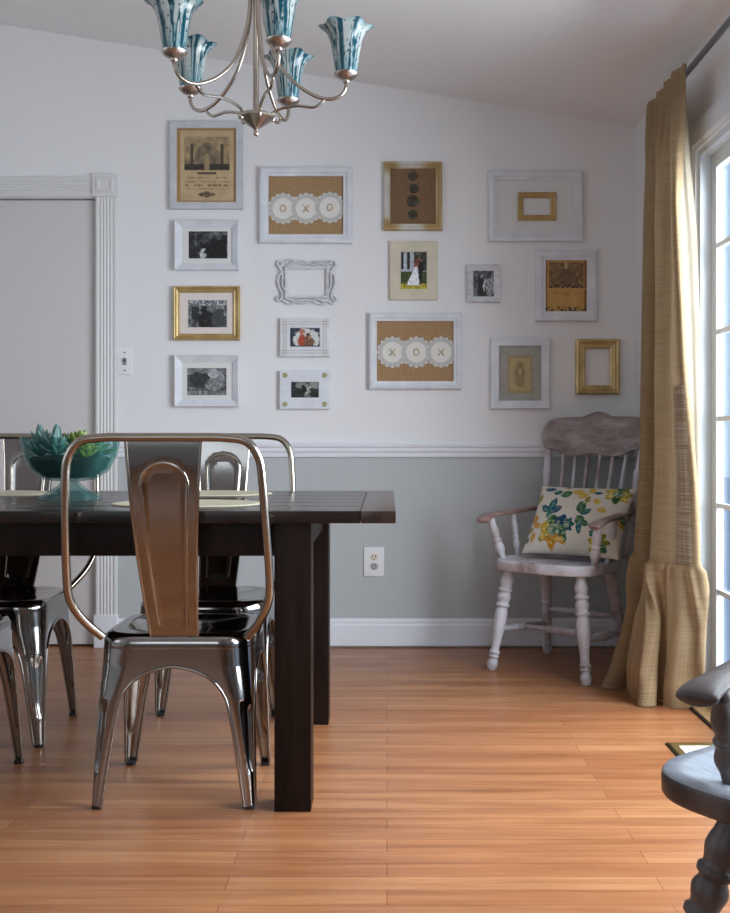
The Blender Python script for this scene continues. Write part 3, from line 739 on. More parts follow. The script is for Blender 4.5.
for (bu, bv, br_) in ((413, 175.5, 4.6), (414, 188, 4.6), (413, 200.5, 5.9), (413, 214, 4.6)):
    cx, cz = (bu - (u0 + u1) / 2) / S, ((v0 + v1) / 2 - bv) / S; R = br_ / S
    bm = BM(); M_ = Matrix.Translation((cx, -0.010, cz)) @ Matrix.Rotation(PI / 2, 4, 'X')
    lathe(bm, [(R, 0), (R, 0.003), (R * 0.88, 0.0045), (R * 0.72, 0.003), (R * 0.62, 0.003), (R * 0.5, 0.005), (R * 0.25, 0.003), (R * 0.18, 0.0055), (R * 0.05, 0.006)], 24, M_)
    obj('button', bm, BRONZE, t, sharp=60)
# 10 wedding photo
t, r, q = wall_frame('flat cream frame with a colour photo of a bride in a white gown', 'picture frame', (390, 241, 437.5, 299.5), (401, 252, 426.5, 289), CREAMF, 10.8, 0.018, 'flat')
flat_grid('photograph', *r, -0.0155, 44, 62, grain(photo_wedding), PRINT, t)
# 12 small
t, r, q = wall_frame('smallest white frame with a black and white photo, right of the cream wedding frame', 'picture frame', (467.5, 264.5, 500, 302), (474, 270, 495.8, 296.2), DISTF, 6, 0.022, 'bevel')
flat_grid('photograph', *r, -0.010, 36, 44, grain(photo_small), PRINT, t)
# 13 frame in a frame
t, r, q = wall_frame('wide white frame enclosing a small empty gold frame, at the upper right of the wall', 'picture frame', (489, 170.5, 583, 241), (498, 180, 574, 232), WHITEF, 9, 0.024, 'step')
plate('white_backing', t, *q, -0.006, mat('white_backing_board', (220, 219, 218), 0.85))
bm = BM(); rect_frame(bm, 38 / S, 28 / S, [(0, -0.006), (0, -0.016), (0.006, -0.020), (0.012, -0.016), (0.018, -0.018), (5.5 / S, -0.012), (5.5 / S, -0.006)], 1, 1.2 / S, -0.2 / S); obj('inner_frame', bm, GOLD2, t, sharp=25)
# 14 second certificate
t, r, q = wall_frame('white frame with an amber-toned old certificate, right of the smallest frame', 'picture frame', (536, 250, 597, 321), (546, 259, 587, 312), WHITEF, 10, 0.026, 'step')
flat_grid('certificate', *r, -0.010, 48, 62, certificate_b, PRINT, t)
# 15 vintage card
t, r, q = wall_frame('white frame with a faded vintage card on grey mat, left of the empty gold frame', 'picture frame', (491, 338, 549.5, 408.5), (508, 355.5, 532.5, 393), WHITEF, 8, 0.024, 'flat')
plate('mat', t, *q, -0.010, GREYM); flat_grid('vintage_card', *r, -0.0115, 36, 54, vintage_card, PRINT, t)
# 16 empty gold frame
t, r, q = wall_frame('empty gold frame showing bare wall, above the white armchair in the corner', 'picture frame', (576, 339, 620, 394.5), (586, 349, 611, 386), GOLD, 9.5, 0.026, 'round', None, 'picture_frame')

# ------------------------------------------------------------------ dining table
TY0, TY1, TX0, TX1, TZ = 2.604, 3.54, -1.86, 0.022, 0.762
t = thing('dining_table', 'long dark espresso wooden dining table with square legs', 'table', ((TX0 + TX1) / 2, (TY0 + TY1) / 2, 0))
ox, oy = (TX0 + TX1) / 2, (TY0 + TY1) / 2
bm = BM(); eb = 0.088; n = 6
pw = (TY1 - TY0) / n
for k in range(n): box(bm, TX0 + eb + 0.0015 - ox, TX1 - eb - 0.0015 - ox, TY0 + k * pw + 0.0006 - oy, TY0 + (k + 1) * pw - 0.0006 - oy, TZ - 0.031, TZ, 0.0015)
obj('tabletop', bm, TOPWOOD, t)
for a, b in ((TX0, TX0 + eb), (TX1 - eb, TX1)):
    bm = BM(); box(bm, a - ox, b - ox, TY0 - oy, TY1 - oy, TZ - 0.031, TZ, 0.002); obj('end_board', bm, ENDWOOD, t)
LX = [(-0.285, -0.192), (TX0 + 0.214, TX0 + 0.307)]; LY = [(2.627, 2.72), (3.413, 3.506)]
for xa, xb in LX:
    for ya, yb in LY:
        bm = BM(); box(bm, xa - ox, xb - ox, ya - oy, yb - oy, 0, TZ - 0.031, 0.003); obj('leg', bm, mat('espresso_leg', (0, 0, 0)) if False else ESPRESSO, t)
for ya, yb in ((2.652, 2.674), (3.459, 3.481)):
    bm = BM(); box(bm, LX[1][1] - ox, LX[0][0] - ox, ya - oy, yb - oy, 0.644, TZ - 0.031, 0.001); obj('apron', bm, ESPRESSO, t)
for xa, xb in ((-0.232, -0.21), (TX0 + 0.232, TX0 + 0.254)):
    bm = BM(); box(bm, xa - ox, xb - ox, LY[0][1] - oy, LY[1][0] - oy, 0.644, TZ - 0.031, 0.001); obj('apron', bm, ESPRESSO, t)

# ------------------------------------------------------------------ metal chairs
INX = [(0.0, 0.183), (0.1, 0.168), (0.2, 0.152), (0.26, 0.140), (0.28, 0.134), (0.30, 0.123), (0.315, 0.111), (0.328, 0.097), (0.338, 0.082), (0.347, 0.063), (0.354, 0.042), (0.359, 0.018), (0.361, 0.0)]
HX = lambda z: 0.197 + (0.207 - 0.197) * (1 - z / 0.43)
HY = lambda z: 0.176 + (0.188 - 0.176) * (1 - z / 0.43)
RC = lambda z: interp([(0, 0.013), (0.08, 0.022), (0.2, 0.042), (0.28, 0.058), (0.36, 0.082), (0.43, 0.088)], z)
def chair_leg(sx, sy):
    bm = BM(); zs = [0.006, 0.04, 0.07, 0.085, 0.095, 0.105, 0.12, 0.15, 0.18, 0.21, 0.235, 0.25, 0.262, 0.275] + [z for z, _ in INX if z > 0.275] + [0.372, 0.385, 0.405]
    zs = sorted(set(zs)); na = 20; rows = []; e1 = []; e2 = []
    for z in zs:
        hx, hy, rc = HX(z), HY(z), RC(z); ix = interp(INX, z); iy = ix * hy / hx
        if z >= 0.361: ix = iy = 0.0
        gw = sstep(0.088, 0.115, z) * (1 - sstep(0.245, 0.275, z)) * 0.010
        row = []
        for k in range(5): row.append((ix + (hx - rc - ix) * k / 5, hy))
        for k in range(na + 1):
            a = PI / 2 * (1 - k / na); px, py = hx - rc + rc * math.cos(a), hy - rc + rc * math.sin(a)
            q = abs(k / na - 0.5); g = gw * (1 - sstep(0.14, 0.24, q))
            row.append((px - g * 0.707, py - g * 0.707))
        for k in range(1, 6): row.append((hx, hy - rc + (iy - (hy - rc)) * k / 5))
        rows.append([bm.verts.new((sx * a, sy * b, z)) for a, b in row])
        if z <= 0.361: e1.append((sx * row[0][0], sy * row[0][1], z)); e2.append((sx * row[-1][0], sy * row[-1][1], z))
    for A, B in zip(rows, rows[1:]):
        for k in range(len(A) - 1):
            try: bm.faces.new((A[k], A[k + 1], B[k + 1], B[k]))
            except ValueError: pass
    bmesh.ops.remove_doubles(bm, verts=bm.verts, dist=1e-5)
    tube(bm, e1, 0.0042, 8); tube(bm, e2, 0.0042, 8)
    return bm
def rrect(hx, hy, rc, n=8):
    out = []
    for cx, cy, a0 in ((hx - rc, hy - rc, 0), (-(hx - rc), hy - rc, PI / 2), (-(hx - rc), -(hy - rc), PI), (hx - rc, -(hy - rc), 1.5 * PI)):
        for k in range(n + 1):
            a = a0 + PI / 2 * k / n; out.append((cx + rc * math.cos(a), cy + rc * math.sin(a)))
    return out
def splat_pt(x, z):
    s = max(0.0, (z - 0.44) / 0.5)
    s = min(s, 1.0); return Vector((x, -0.166 - 0.134 * (1 - (1 - s) ** 1.9), z))
def splat_hw(z): return interp([(0.44, 0.060), (0.94, 0.0915)], z)
def make_chair(label, loc, rz, group):
    t = thing('metal_dining_chair', label, 'chair', loc, rz, group)
    bm = BM(); rings = []
    for off, z in ((0.0, 0.403), (0.0005, 0.416), (-0.001, 0.425), (-0.004, 0.4325), (-0.009, 0.438), (-0.016, 0.4415), (-0.026, 0.442), (-0.045, 0.438), (-0.09, 0.431), (-0.15, 0.429)):
        hx, hy = HX(0.42) + off, HY(0.42) + off
        rings.append([bm.verts.new((a, b, z)) for a, b in rrect(hx, hy, max(0.012, RC(0.42) + off * 0.4))])
    for A, B in zip(rings, rings[1:]):
        n = len(A)
        for k in range(n): bm.faces.new((A[k], A[(k + 1) % n], B[(k + 1) % n], B[k]))
    bm.faces.new(rings[-1]); seat = obj('seat', bm, STEEL, t, sharp=60)
    for sx in (-1, 1):
        for sy in (-1, 1):
            lg = obj('leg', chair_leg(sx, sy), STEEL, t, sharp=70)
            bm = BM(); q = rrect(0.0125, 0.0125, 0.006, 4); cx, cy = sx * (HX(0) - 0.0125), sy * (HY(0) - 0.0125)
            outline_prism(bm, [(cx + a, cy + b) for a, b in q], 'z', 0.0, 0.009); obj('foot_pad', bm, RUBBER, lg)
    half = [(0.15, -0.302, 0.946), (0.203, -0.301, 0.936), (0.233, -0.297, 0.895), (0.241, -0.290, 0.83), (0.247, -0.270, 0.72), (0.252, -0.245, 0.62), (0.250, -0.228, 0.545), (0.226, -0.200, 0.487), (0.186, -0.160, 0.435)]
    pts = [(-a, b, c) for a, b, c in reversed(half)] + [(-0.07, -0.303, 0.947), (0.07, -0.303, 0.947)] + half
    bm = BM(); tube(bm, catmull(pts, 7), 0.0108, 14); obj('back_frame', bm, TUBE, t)
    bm = BM(); nx, nz = 18, 40; g = []
    def arch_in(x, z):      # signed distance-like: inside the pressed arch
        hw = interp([(0.47, 0.036), (0.83, 0.058)], z)
        if z > 0.83:
            return 1 - math.hypot(x / 0.058, (z - 0.83) / 0.055)
        return 1 - abs(x) / hw if z > 0.465 else -1
    for j in range(nz + 1):
        z = 0.435 + (0.945 - 0.435) * j / nz; hw = splat_hw(z); row = []
        for i in range(nx + 1):
            x = hw * (2 * i / nx - 1); p = splat_pt(x, z)
            p.y += 0.006 * sstep(0.0, 0.18, arch_in(x, z)); row.append(bm.verts.new(p))
        g.append(row)
    for j in range(nz):
        for i in range(nx): bm.faces.new((g[j][i], g[j][i + 1], g[j + 1][i + 1], g[j + 1][i]))
    sp = obj('back_splat', bm, STEEL, t, sharp=70)
    bm = BM()
    ar = [(-interp([(0.47, 0.036), (0.83, 0.058)], z), z) for z in [0.47 + 0.03 * k for k in range(13)]]
    ar += [(-0.058 * math.cos(a), 0.83 + 0.055 * math.sin(a)) for a in (PI * k / 16 for k in range(1, 16))]
    ar += [(interp([(0.47, 0.036), (0.83, 0.058)], z), z) for z in [0.83 - 0.03 * k for k in range(13)]]
    tube(bm, [splat_pt(x, z) + Vector((0, 0.001, 0)) for x, z in ar], 0.0045, 8)
    for s in (-1, 1): tube(bm, [splat_pt(s * splat_hw(z), z) for z in [0.438 + 0.05 * k for k in range(11)]], 0.0038, 8)
    obj('pressed_ridge', bm, RIM, sp)
    for sx in (-1, 1):
        bm = BM(); lathe(bm, [(0.005, 0), (0.005, 0.003), (0.002, 0.005)], 10, Matrix.Translation((sx * 0.195, -0.085, 0.424)) @ Matrix.Rotation(sx * PI / 2, 4, 'Y')); obj('bolt', bm, RIM, t)
    return t
NEAR, FAR = 2.83, 3.352
GRP = 'metal chairs around the dining table'
ch = make_chair('shiny metal dining chair nearest the viewer, its back to the camera', (-0.545, NEAR, 0), 0, GRP)
dup(ch, (-0.574, FAR, 0), PI, 'metal dining chair across the table, right of the bowl, facing the camera', GRP)
dup(ch, (-1.258, FAR, 0), PI, 'metal dining chair across the table, its back partly hidden behind the glass bowl', GRP)
dup(ch, (-1.262, NEAR + 0.012, 0), 0, 'metal dining chair on the near side, cut off by the left photo edge', GRP)

# ------------------------------------------------------------------ placemats, bowl, succulents
def placemat(x, y, label):
    o = BM(); rings = []
    for s, z in ((1.0, 0.0), (1.005, 0.0018), (0.99, 0.0036), (0.95, 0.0040), (0.93, 0.0032), (0.0001, 0.0034)):
        rings.append([o.verts.new((0.205 * s * math.cos(a), 0.145 * s * math.sin(a), z)) for a in (2 * PI * i / 64 for i in range(64))])
    for A, B in zip(rings, rings[1:]):
        for k in range(64): o.faces.new((A[k], A[(k + 1) % 64], B[(k + 1) % 64], B[k]))
    o.faces.new(list(reversed(rings[0])))
    m = obj('placemat', o, MATT); m.location = (x, y, TZ + 0.0005); tag(m, label, 'placemat', 'oval placemats on the table'); return m
placemat(-0.55, 2.86, 'oval beige placemat on the near edge of the table, behind the nearest chair back')
placemat(-0.575, 3.345, 'oval beige placemat on the far side of the table, right of the glass bowl')
placemat(-1.27, 3.345, 'oval beige placemat at the left edge of the photo, beside the bowl foot')

BX, BY = -0.937, 3.075
t = thing('pedestal_bowl', 'teal glass footed bowl with scalloped rim, planted with succulents, on the table', 'bowl', (BX, BY, TZ + 0.0005))
def lobed(bm, prof, seg=72, lobes=8, close_bot=False, closed_prof=True):
    rings = []
    for r, z, amp, zamp in prof:
        rings.append([bm.verts.new((r * (1 + amp * math.cos(lobes * a)) * math.cos(a), r * (1 + amp * math.cos(lobes * a)) * math.sin(a), z + zamp * math.cos(lobes * a))) for a in (2 * PI * i / seg for i in range(seg))])
    pairs = list(zip(rings, rings[1:])) + ([(rings[-1], rings[0])] if closed_prof else [])
    for A, B in pairs:
        for k in range(seg): bm.faces.new((A[k], A[(k + 1) % seg], B[(k + 1) % seg], B[k]))
    return bm
bm = BM()
lobed(bm, [(0.022, 0.052, 0, 0), (0.075, 0.058, 0.01, 0), (0.112, 0.085, 0.02, 0), (0.132, 0.125, 0.035, 0), (0.139, 0.160, 0.05, 0.006), (0.140, 0.176, 0.055, 0.008),
           (0.134, 0.176, 0.055, 0.008), (0.127, 0.127, 0.035, 0), (0.107, 0.090, 0.02, 0), (0.073, 0.064, 0.01, 0), (0.02, 0.060, 0, 0)])
obj('bowl_body', bm, TEAL, t, sharp=60)
bm = BM()
lobed(bm, [(0.091, 0.0, 0.06, 0), (0.091, 0.005, 0.06, 0), (0.062, 0.022, 0.07, 0), (0.034, 0.040, 0.05, 0), (0.026, 0.052, 0, 0), (0.018, 0.052, 0, 0), (0.028, 0.036, 0.05, 0), (0.056, 0.016, 0.07, 0), (0.084, 0.0, 0.06, 0)])
obj('pedestal_foot', bm, TEAL, t, sharp=60)
bm = BM(); lathe(bm, [(0.015, 0.0625), (0.070, 0.0665), (0.102, 0.090), (0.116, 0.118), (0.106, 0.126), (0.06, 0.130), (0.004, 0.132)], 40)
tag(obj('soil', bm, SOIL, t))
rnd = random.Random(5)
def leaf(bm, M, L, w, th, curl):
    """pointed fleshy leaf along +x of M"""
    n = 7; seg = 8; rings = []
    for i in range(n + 1):
        s = i / n; wd = w * (math.sin(PI * (0.12 + 0.80 * s)) ** 0.8) * (1 - 0.25 * s) if i < n else 0.0004
        hgt = th * (math.sin(PI * (0.15 + 0.75 * s))) if i < n else 0.0004
        x, z = L * s, curl * L * s * s
        rings.append([bm.verts.new(M @ Vector((x, wd * math.cos(2 * PI * k / seg), z + hgt * math.sin(2 * PI * k / seg)))) for k in range(seg)])
    for A, B in zip(rings, rings[1:]):
        for k in range(seg): bm.faces.new((A[k], A[(k + 1) % seg], B[(k + 1) % seg], B[k]))
    bm.faces.new(rings[0]); bm.faces.new(rings[-1])
def succulent(x, y, label, m, tiers, L, w, th, zb=0.131):
    bm = BM(); ph = 0
    for k, (n, el, s) in enumerate(tiers):
        for i in range(n):
            a = 2 * PI * i / n + ph + rnd.uniform(-0.12, 0.12)
            M_ = Matrix.Translation((0, 0, 0.004 * k)) @ Matrix.Rotation(a, 4, 'Z') @ Matrix.Rotation(-math.radians(el + rnd.uniform(-5, 5)), 4, 'Y')
            leaf(bm, M_, L * s * rnd.uniform(0.9, 1.08), w * s, th * s, 0.12)
        ph += 0.5
    o = obj('succulent', bm, m); o.location = (BX + x, BY + y, TZ + zb); tag(o, label, 'succulent', 'succulents in the glass bowl'); return o
succulent(-0.075, -0.035, 'spiky blue-green succulent with tall pointed leaves at the left of the glass bowl', SUCC['blue'], [(7, 38, 0.75), (6, 58, 0.9), (4, 80, 1.0)], 0.088, 0.016, 0.007, 0.128)
succulent(-0.022, -0.06, 'small pointed blue-green succulent left of the bowl middle, in front of the soil edge', SUCC['blue'], [(8, 28, 0.8), (6, 52, 0.9), (3, 80, 1.15)], 0.074, 0.014, 0.006)
succulent(0.035, -0.02, 'yellow-green rosette succulent at the middle of the glass bowl', SUCC['green'], [(9, 22, 1.0), (8, 45, 1.0), (6, 66, 0.9)], 0.074, 0.017, 0.007)
succulent(0.082, 0.015, 'dark green low rosette succulent at the right of the glass bowl', SUCC['dark'], [(9, 14, 1.0), (7, 36, 0.85), (5, 64, 0.7)], 0.056, 0.013, 0.006)
succulent(0.06, -0.062, 'light green succulent at the front right, seen through the curve of the chair back', SUCC['green'], [(8, 22, 1.0), (6, 48, 0.85)], 0.05, 0.012, 0.005, 0.126)

# ------------------------------------------------------------------ chandelier
HD = 2.889; HXc = (256 - CU) * HD / F
ZC = 1.788
t = thing('chandelier', 'brushed nickel five-arm chandelier with teal-streaked glass tulip shades', 'chandelier', (HXc, HD, ZC - 0.006))
bm = BM(); lathe(bm, [(0.002, 0.0), (0.007, 0.004), (0.008, 0.010), (0.005, 0.015), (0.008, 0.020), (0.022, 0.030), (0.042, 0.044), (0.050, 0.050), (0.050, 0.055), (0.042, 0.057), (0.040, 0.062), (0.012, 0.066)], 32); obj('hub', bm, NICKELD, t, sharp=50)
zt = ceil_z(HXc) - ZC
bm = BM(); lathe(bm, [(0.0085, 0.06), (0.0085, 0.46), (0.018, 0.47), (0.022, 0.49), (0.018, 0.52), (0.008, 0.53), (0.006, zt - 0.02)], 20); obj('stem', bm, NICKEL, t, sharp=50)
bm = BM(); lathe(bm, [(0.01, zt - 0.035), (0.05, zt - 0.028), (0.062, zt - 0.012), (0.062, zt + 0.008)], 32); obj('ceiling_canopy', bm, NICKEL, t)
ARM = [(0.016, 2.262), (0.018, 2.18), (0.028, 2.09), (0.062, 1.995), (0.108, 1.938), (0.160, 1.904), (0.202, 1.894), (0.234, 1.904), (0.249, 1.926), (0.25, 1.948)]
BRA = [(0.034, 1.838), (0.046, 1.832), (0.050, 1.843), (0.044, 1.848), (0.052, 1.858), (0.078, 1.868), (0.115, 1.874), (0.160, 1.871), (0.182, 1.885), (0.192, 1.899)]
for k in range(5):
    th = math.radians(20.5 + 72 * k); dx, dy = math.sin(th), -math.cos(th)
    P3 = lambda r, z: (r * dx, r * dy, z - ZC)
    bm = BM(); tube(bm, catmull([P3(*p) for p in ARM], 7), 0.0052, 10); arm = obj('arm', bm, NICKEL, t)
    bm = BM(); tube(bm, catmull([P3(*p) for p in BRA], 6), 0.0042, 9); obj('brace', bm, NICKEL, arm)
    bm = BM(); M_ = Matrix.Translation(P3(0.25, 1.938))
    lathe(bm, [(0.006, 0.0), (0.010, 0.004), (0.010, 0.009), (0.024, 0.015), (0.033, 0.024), (0.034, 0.028), (0.029, 0.031), (0.004, 0.031)], 24, M_); obj('socket_cup', bm, NICKELD, arm, sharp=50)
    # shade: fluted tulip, inner and outer skin
    bm = BM(); seg = 110; rings = []
    pr = [(0.0285, 0.0), (0.031, 0.011), (0.0345, 0.031), (0.038, 0.052), (0.0415, 0.073), (0.046, 0.095), (0.0525, 0.112), (0.061, 0.124), (0.069, 0.131), (0.072, 0.132)]
    pr = [(p.x, p.z) for p in catmull([(a, 0, b) for a, b in pr], 5)]
    full = pr + [(r - 0.003, z - 0.001) for r, z in reversed(pr)]
    for r, z in full:
        fl = sstep(0.08, 0.132, z) * 0.075
        rings.append([bm.verts.new(M_ @ Vector((r * (1 + fl * math.cos(6 * a)) * math.cos(a), r * (1 + fl * math.cos(6 * a)) * math.sin(a), 0.029 + z - 0.08 * fl * (0.5 - 0.5 * math.cos(6 * a))))) for a in (2 * PI * i / seg for i in range(seg))])
    for A, B in zip(rings, rings[1:]):
        for i in range(seg): bm.faces.new((A[i], A[(i + 1) % seg], B[(i + 1) % seg], B[i]))
    c0 = M_.translation.copy()
    def vf(c, c0=c0, k=k):
        x, y, z = c.x - c0.x, c.y - c0.y, c.z - c0.z - 0.029
        a = math.atan2(y, x)
        n1 = noise.noise(Vector((math.cos(a) * 3.2, math.sin(a) * 3.2, k * 7.3 + z * 3.5)))
        n2 = -0.02 + noise.noise(Vector((math.cos(a) * 6.5, math.sin(a) * 6.5, k * 3.1 + z * 7)))
        n3 = noise.noise(Vector((math.cos(a) * 9, math.sin(a) * 9, k * 5 + z * 110)))
        wv = 0.25 * noise.noise(Vector((z * 60, a, k)))
        base = mixc((112, 146, 152), (180, 187, 184), sstep(-0.01, 0.06, z))
        base = mixc(base, (112, 156, 168), 0.75 * sstep(0.118, 0.134, z))
        q1 = abs(n1 + 0.25 * wv); q2 = abs(n2 - 0.12 + 0.3 * wv)
        col = mixc(base, (44, 104, 116), 0.8 * (1 - sstep(0.03, 0.10, q1)))
        col = mixc(col, (14, 54, 66), 1 - sstep(0.015, 0.06, q1))
        col = mixc(col, (16, 62, 76), (1 - sstep(0.015, 0.05, q2)) * sstep(-0.1, 0.15, noise.noise(Vector((math.cos(a) * 2, math.sin(a) * 2, k + z * 9)))))
        col = mixc(col, (18, 74, 88), sstep(0.20, 0.32, n1 + 0.3 * wv))
        col = mixc(col, (16, 60, 74), sstep(0.40, 0.47, n3) * sstep(0.01, 0.03, z))
        return rgb(*col)
    obj('glass_shade', bm, SHADE, arm, sharp=60, vfn=vf)

# ------------------------------------------------------------------ curtain and rod
RX, RZ = 1.015, 2.178
t = thing('curtain_rod', 'grey metal curtain rod along the right wall above the glass door', 'curtain rod', (RX, 2.4, RZ))
bm = BM(); tube(bm, [(0, -1.55, 0), (0, 1.56, 0)], 0.0105, 14); obj('pole', bm, ROD, t)
for s in (-1.55, 1.56):
    bm = BM(); lathe(bm, [(0.0106, -0.006), (0.014, 0.0), (0.014, 0.008), (0.009, 0.012), (0.016, 0.022), (0.015, 0.034), (0.004, 0.042)], 18, Matrix.Translation((0, s, 0)) @ Matrix.Rotation(-PI / 2 if s > 0 else PI / 2, 4, 'X')); obj('finial', bm, ROD, t)
for s in (-1.46, 1.535):
    bm = BM(); tube(bm, [(XR - RX, s, -0.03), (0.02, s, -0.03), (0.0, s, -0.012)], 0.005, 8); lathe(bm, [(0.02, 0), (0.018, 0.005)], 16, Matrix.Translation((XR - RX, s, -0.03)) @ Matrix.Rotation(-PI / 2, 4, 'Y')); obj('bracket', bm, ROD, t)

CN = 150
def resample(pts, n=CN):
    P = catmull([(a, b, 0) for a, b in pts], 16)
    d = [0]
    for a, b in zip(P, P[1:]): d.append(d[-1] + (b - a).length)
    out = []; j = 0
    for i in range(n + 1):
        s = d[-1] * i / n
        while j < len(d) - 2 and d[j + 1] < s: j += 1
        f = (s - d[j]) / max(1e-9, d[j + 1] - d[j]); p = P[j].lerp(P[j + 1], f); out.append((p.x, p.y))
    return out
# plan curves (x, y) from the far edge to the near edge at several heights
TOPC = [(662, 3.99), (649, 3.965), (649, 3.91), (657, 3.86), (657.5, 3.80), (664.5, 3.75), (664, 3.69), (671.5, 3.645), (671.5, 3.59), (679, 3.55), (684, 3.51), (687, 3.51)]
LV = [
 (2.205, TOPC), (2.13, TOPC),
 (2.04, [(664, 3.99), (648, 3.96), (647, 3.91), (655, 3.87), (661, 3.83), (656, 3.77), (655, 3.72), (666, 3.68), (674, 3.64), (670, 3.59), (672, 3.55), (681, 3.53), (686, 3.52)]),
 (1.75, [(666, 4.00), (647, 3.96), (644, 3.91), (651, 3.86), (664, 3.83), (660, 3.77), (655, 3.71), (661, 3.66), (673, 3.63), (671, 3.58), (674, 3.545), (677, 3.54), (681, 3.56)]),
 (1.20, [(668, 4.00), (645, 3.96), (641.5, 3.90), (647, 3.85), (665, 3.83), (661, 3.77), (655, 3.71), (658, 3.66), (668, 3.61), (674, 3.57), (679, 3.53), (684, 3.51), (688, 3.53)]),
 (0.80, [(668, 4.00), (643, 3.96), (638, 3.90), (644, 3.85), (664, 3.83), (660, 3.76), (654, 3.70), (657, 3.65), (667, 3.60), (676, 3.56), (686, 3.51), (694, 3.48), (698, 3.49)]),
 (0.505, [(668, 4.00), (641, 3.96), (634, 3.90), (641, 3.84), (662, 3.82), (657, 3.74), (650, 3.68), (654, 3.63), (666, 3.59), (677, 3.55), (689, 3.50), (698, 3.48), (701, 3.49)]),
 (0.480, [(668, 4.00), (640, 3.96), (632, 3.90), (640, 3.84), (660, 3.82), (655, 3.74), (648, 3.68), (653, 3.63), (665, 3.60), (676, 3.56), (689, 3.51), (699, 3.49), (702, 3.50)]),
 (0.30, [(668, 4.02), (637, 3.97), (628, 3.90), (638, 3.85), (656, 3.84), (648, 3.76), (641, 3.69), (648, 3.62), (664, 3.66), (673, 3.60), (690, 3.55), (702, 3.53), (705, 3.56)]),
 (0.12, [(668, 4.05), (624, 3.99), (614, 3.92), (630, 3.88), (652, 3.88), (640, 3.77), (632, 3.69), (640, 3.63), (661, 3.70), (671, 3.63), (690, 3.58), (703, 3.56), (706, 3.59)]),
 (0.004, [(668, 4.06), (615, 4.00), (606, 3.92), (628, 3.89), (650, 3.90), (639, 3.78), (634, 3.69), (643, 3.645), (663, 3.71), (672, 3.64), (690, 3.60), (702, 3.59), (705, 3.62)]),
]
LV = [(z, [((u - CU) * d / F, d) for u, d in p]) for z, p in LV]
LVR = [(z, resample(p)) for z, p in LV]
def curtain_pt(i, z):
    # cubic blend between the level curves
    zs = [l[0] for l in LVR]
    for k in range(len(zs) - 1):
        if zs[k] >= z >= zs[k + 1]:
            t_ = (zs[k] - z) / (zs[k] - zs[k + 1]); break
    else: k, t_ = (0, 0.0) if z > zs[0] else (len(zs) - 2, 1.0)
    a, b = LVR[k][1][i], LVR[k + 1][1][i]
    return (a[0] + (b[0] - a[0]) * t_, a[1] + (b[1] - a[1]) * t_)
def cloth(bm, zlist, i0, i1, off=0.0, ripple=None):
    uvl = bm.loops.layers.uv.new('UVMap'); rows = []; n = i1 - i0
    for z in zlist:
        row = []
        for i in range(i0, i1 + 1):
            x, y = curtain_pt(i, z)
            x2, y2 = curtain_pt(min(CN, i + 1), z); x1, y1 = curtain_pt(max(0, i - 1), z)
            tx, ty = x2 - x1, y2 - y1; ln = math.hypot(tx, ty) or 1; nx, ny = ty / ln, -tx / ln
            d = off + (ripple(i, z) if ripple else 0)
            v = bm.verts.new((min(XR - 0.026, x + nx * d) - RX, y + ny * d - 3.75, z)); row.append((v, i * 0.0105, z))
        rows.append(row)
    for A, B in zip(rows, rows[1:]):
        for k in range(n):
            f = bm.faces.new((A[k][0], A[k + 1][0], B[k + 1][0], B[k][0]))
            for lp, q in zip(f.loops, (A[k], A[k + 1], B[k + 1], B[k])): lp[uvl].uv = (q[1], q[2])
    return bm
t = thing('burlap_curtain', 'tan burlap curtain with a gathered ruffle at the hem, beside the glass door', 'curtain', (RX, 3.75, 0))
zl = [2.205, 2.2] + [2.19 - 0.035 * k for k in range(48)] + [0.512]
def pinch(i, z):
    return 0.006 * sstep(1.9, 2.12, z) * (1 - 0.6 * sstep(2.15, 2.19, z)) * math.sin(i * 0.62 + 0.8 * math.sin(i * 0.2)) + 0.004 * noise.noise(Vector((i * 0.05, z * 3, 1)))
bm = cloth(BM(), zl, 0, CN, 0.0, pinch); pan = obj('panel', bm, BURLAP, t, sharp=180, uv=True)
def rip(i, z):
    k = sstep(0.0, 0.5, z)
    return (0.0075 * k * math.sin(i * 0.72 + 0.9 * math.sin(i * 0.31)) + 0.008 + 0.020 * (1 - 0.5 * k) * sstep(0.5, 0.42, z) * math.sin(i * 0.30 + 2.2 * z) + 0.007 * noise.noise(Vector((i * 0.12, z * 9, 3)))) if z < 0.5 else 0.006
zl = [0.516, 0.506, 0.495, 0.482, 0.465] + [0.445 - 0.02 * k for k in range(22)] + [0.004]
bm = cloth(BM(), zl, 0, CN, 0.0, rip); obj('ruffle', bm, BURLAP, t, sharp=180, uv=True)
bm = cloth(BM(), [1.12 - 0.04 * k for k in range(16)] + [0.515], CN - 22, CN - 7, 0.003); obj('selvedge_strip', bm, HEMW, pan, uv=True)
bm = BM(); uvl = bm.loops.layers.uv.new('UVMap'); rows = []
for k in range(44):
    z = 2.16 - k * 0.038; v_ = CV - (z - H) * F / 3.6; row = []
    ur = interp([(60, 685), (110, 687), (160, 690), (230, 697), (320, 700), (600, 701)], v_); ul = interp([(60, 676), (230, 671), (400, 680), (600, 690)], v_)
    for j in range(13):
        s_ = j / 12; d_ = 3.60 + 0.012 * math.sin(s_ * 8 + 1 + z)
        row.append((bm.verts.new(((ul + (ur - ul) * s_ - CU) * d_ / F - RX, d_ - 3.75, z)), s_ * 0.15, z))
    rows.append(row)
for A, B in zip(rows, rows[1:]):
    for k in range(12):
        f = bm.faces.new((A[k][0], A[k + 1][0], B[k + 1][0], B[k][0]))
        for lp, q in zip(f.loops, (A[k], A[k + 1], B[k + 1], B[k])): lp[uvl].uv = (q[1], q[2])
obj('window_lit_back_fold', bm, LITLINING, t, sharp=180, uv=True)  # fold sheet in the paler tone that stands for window light

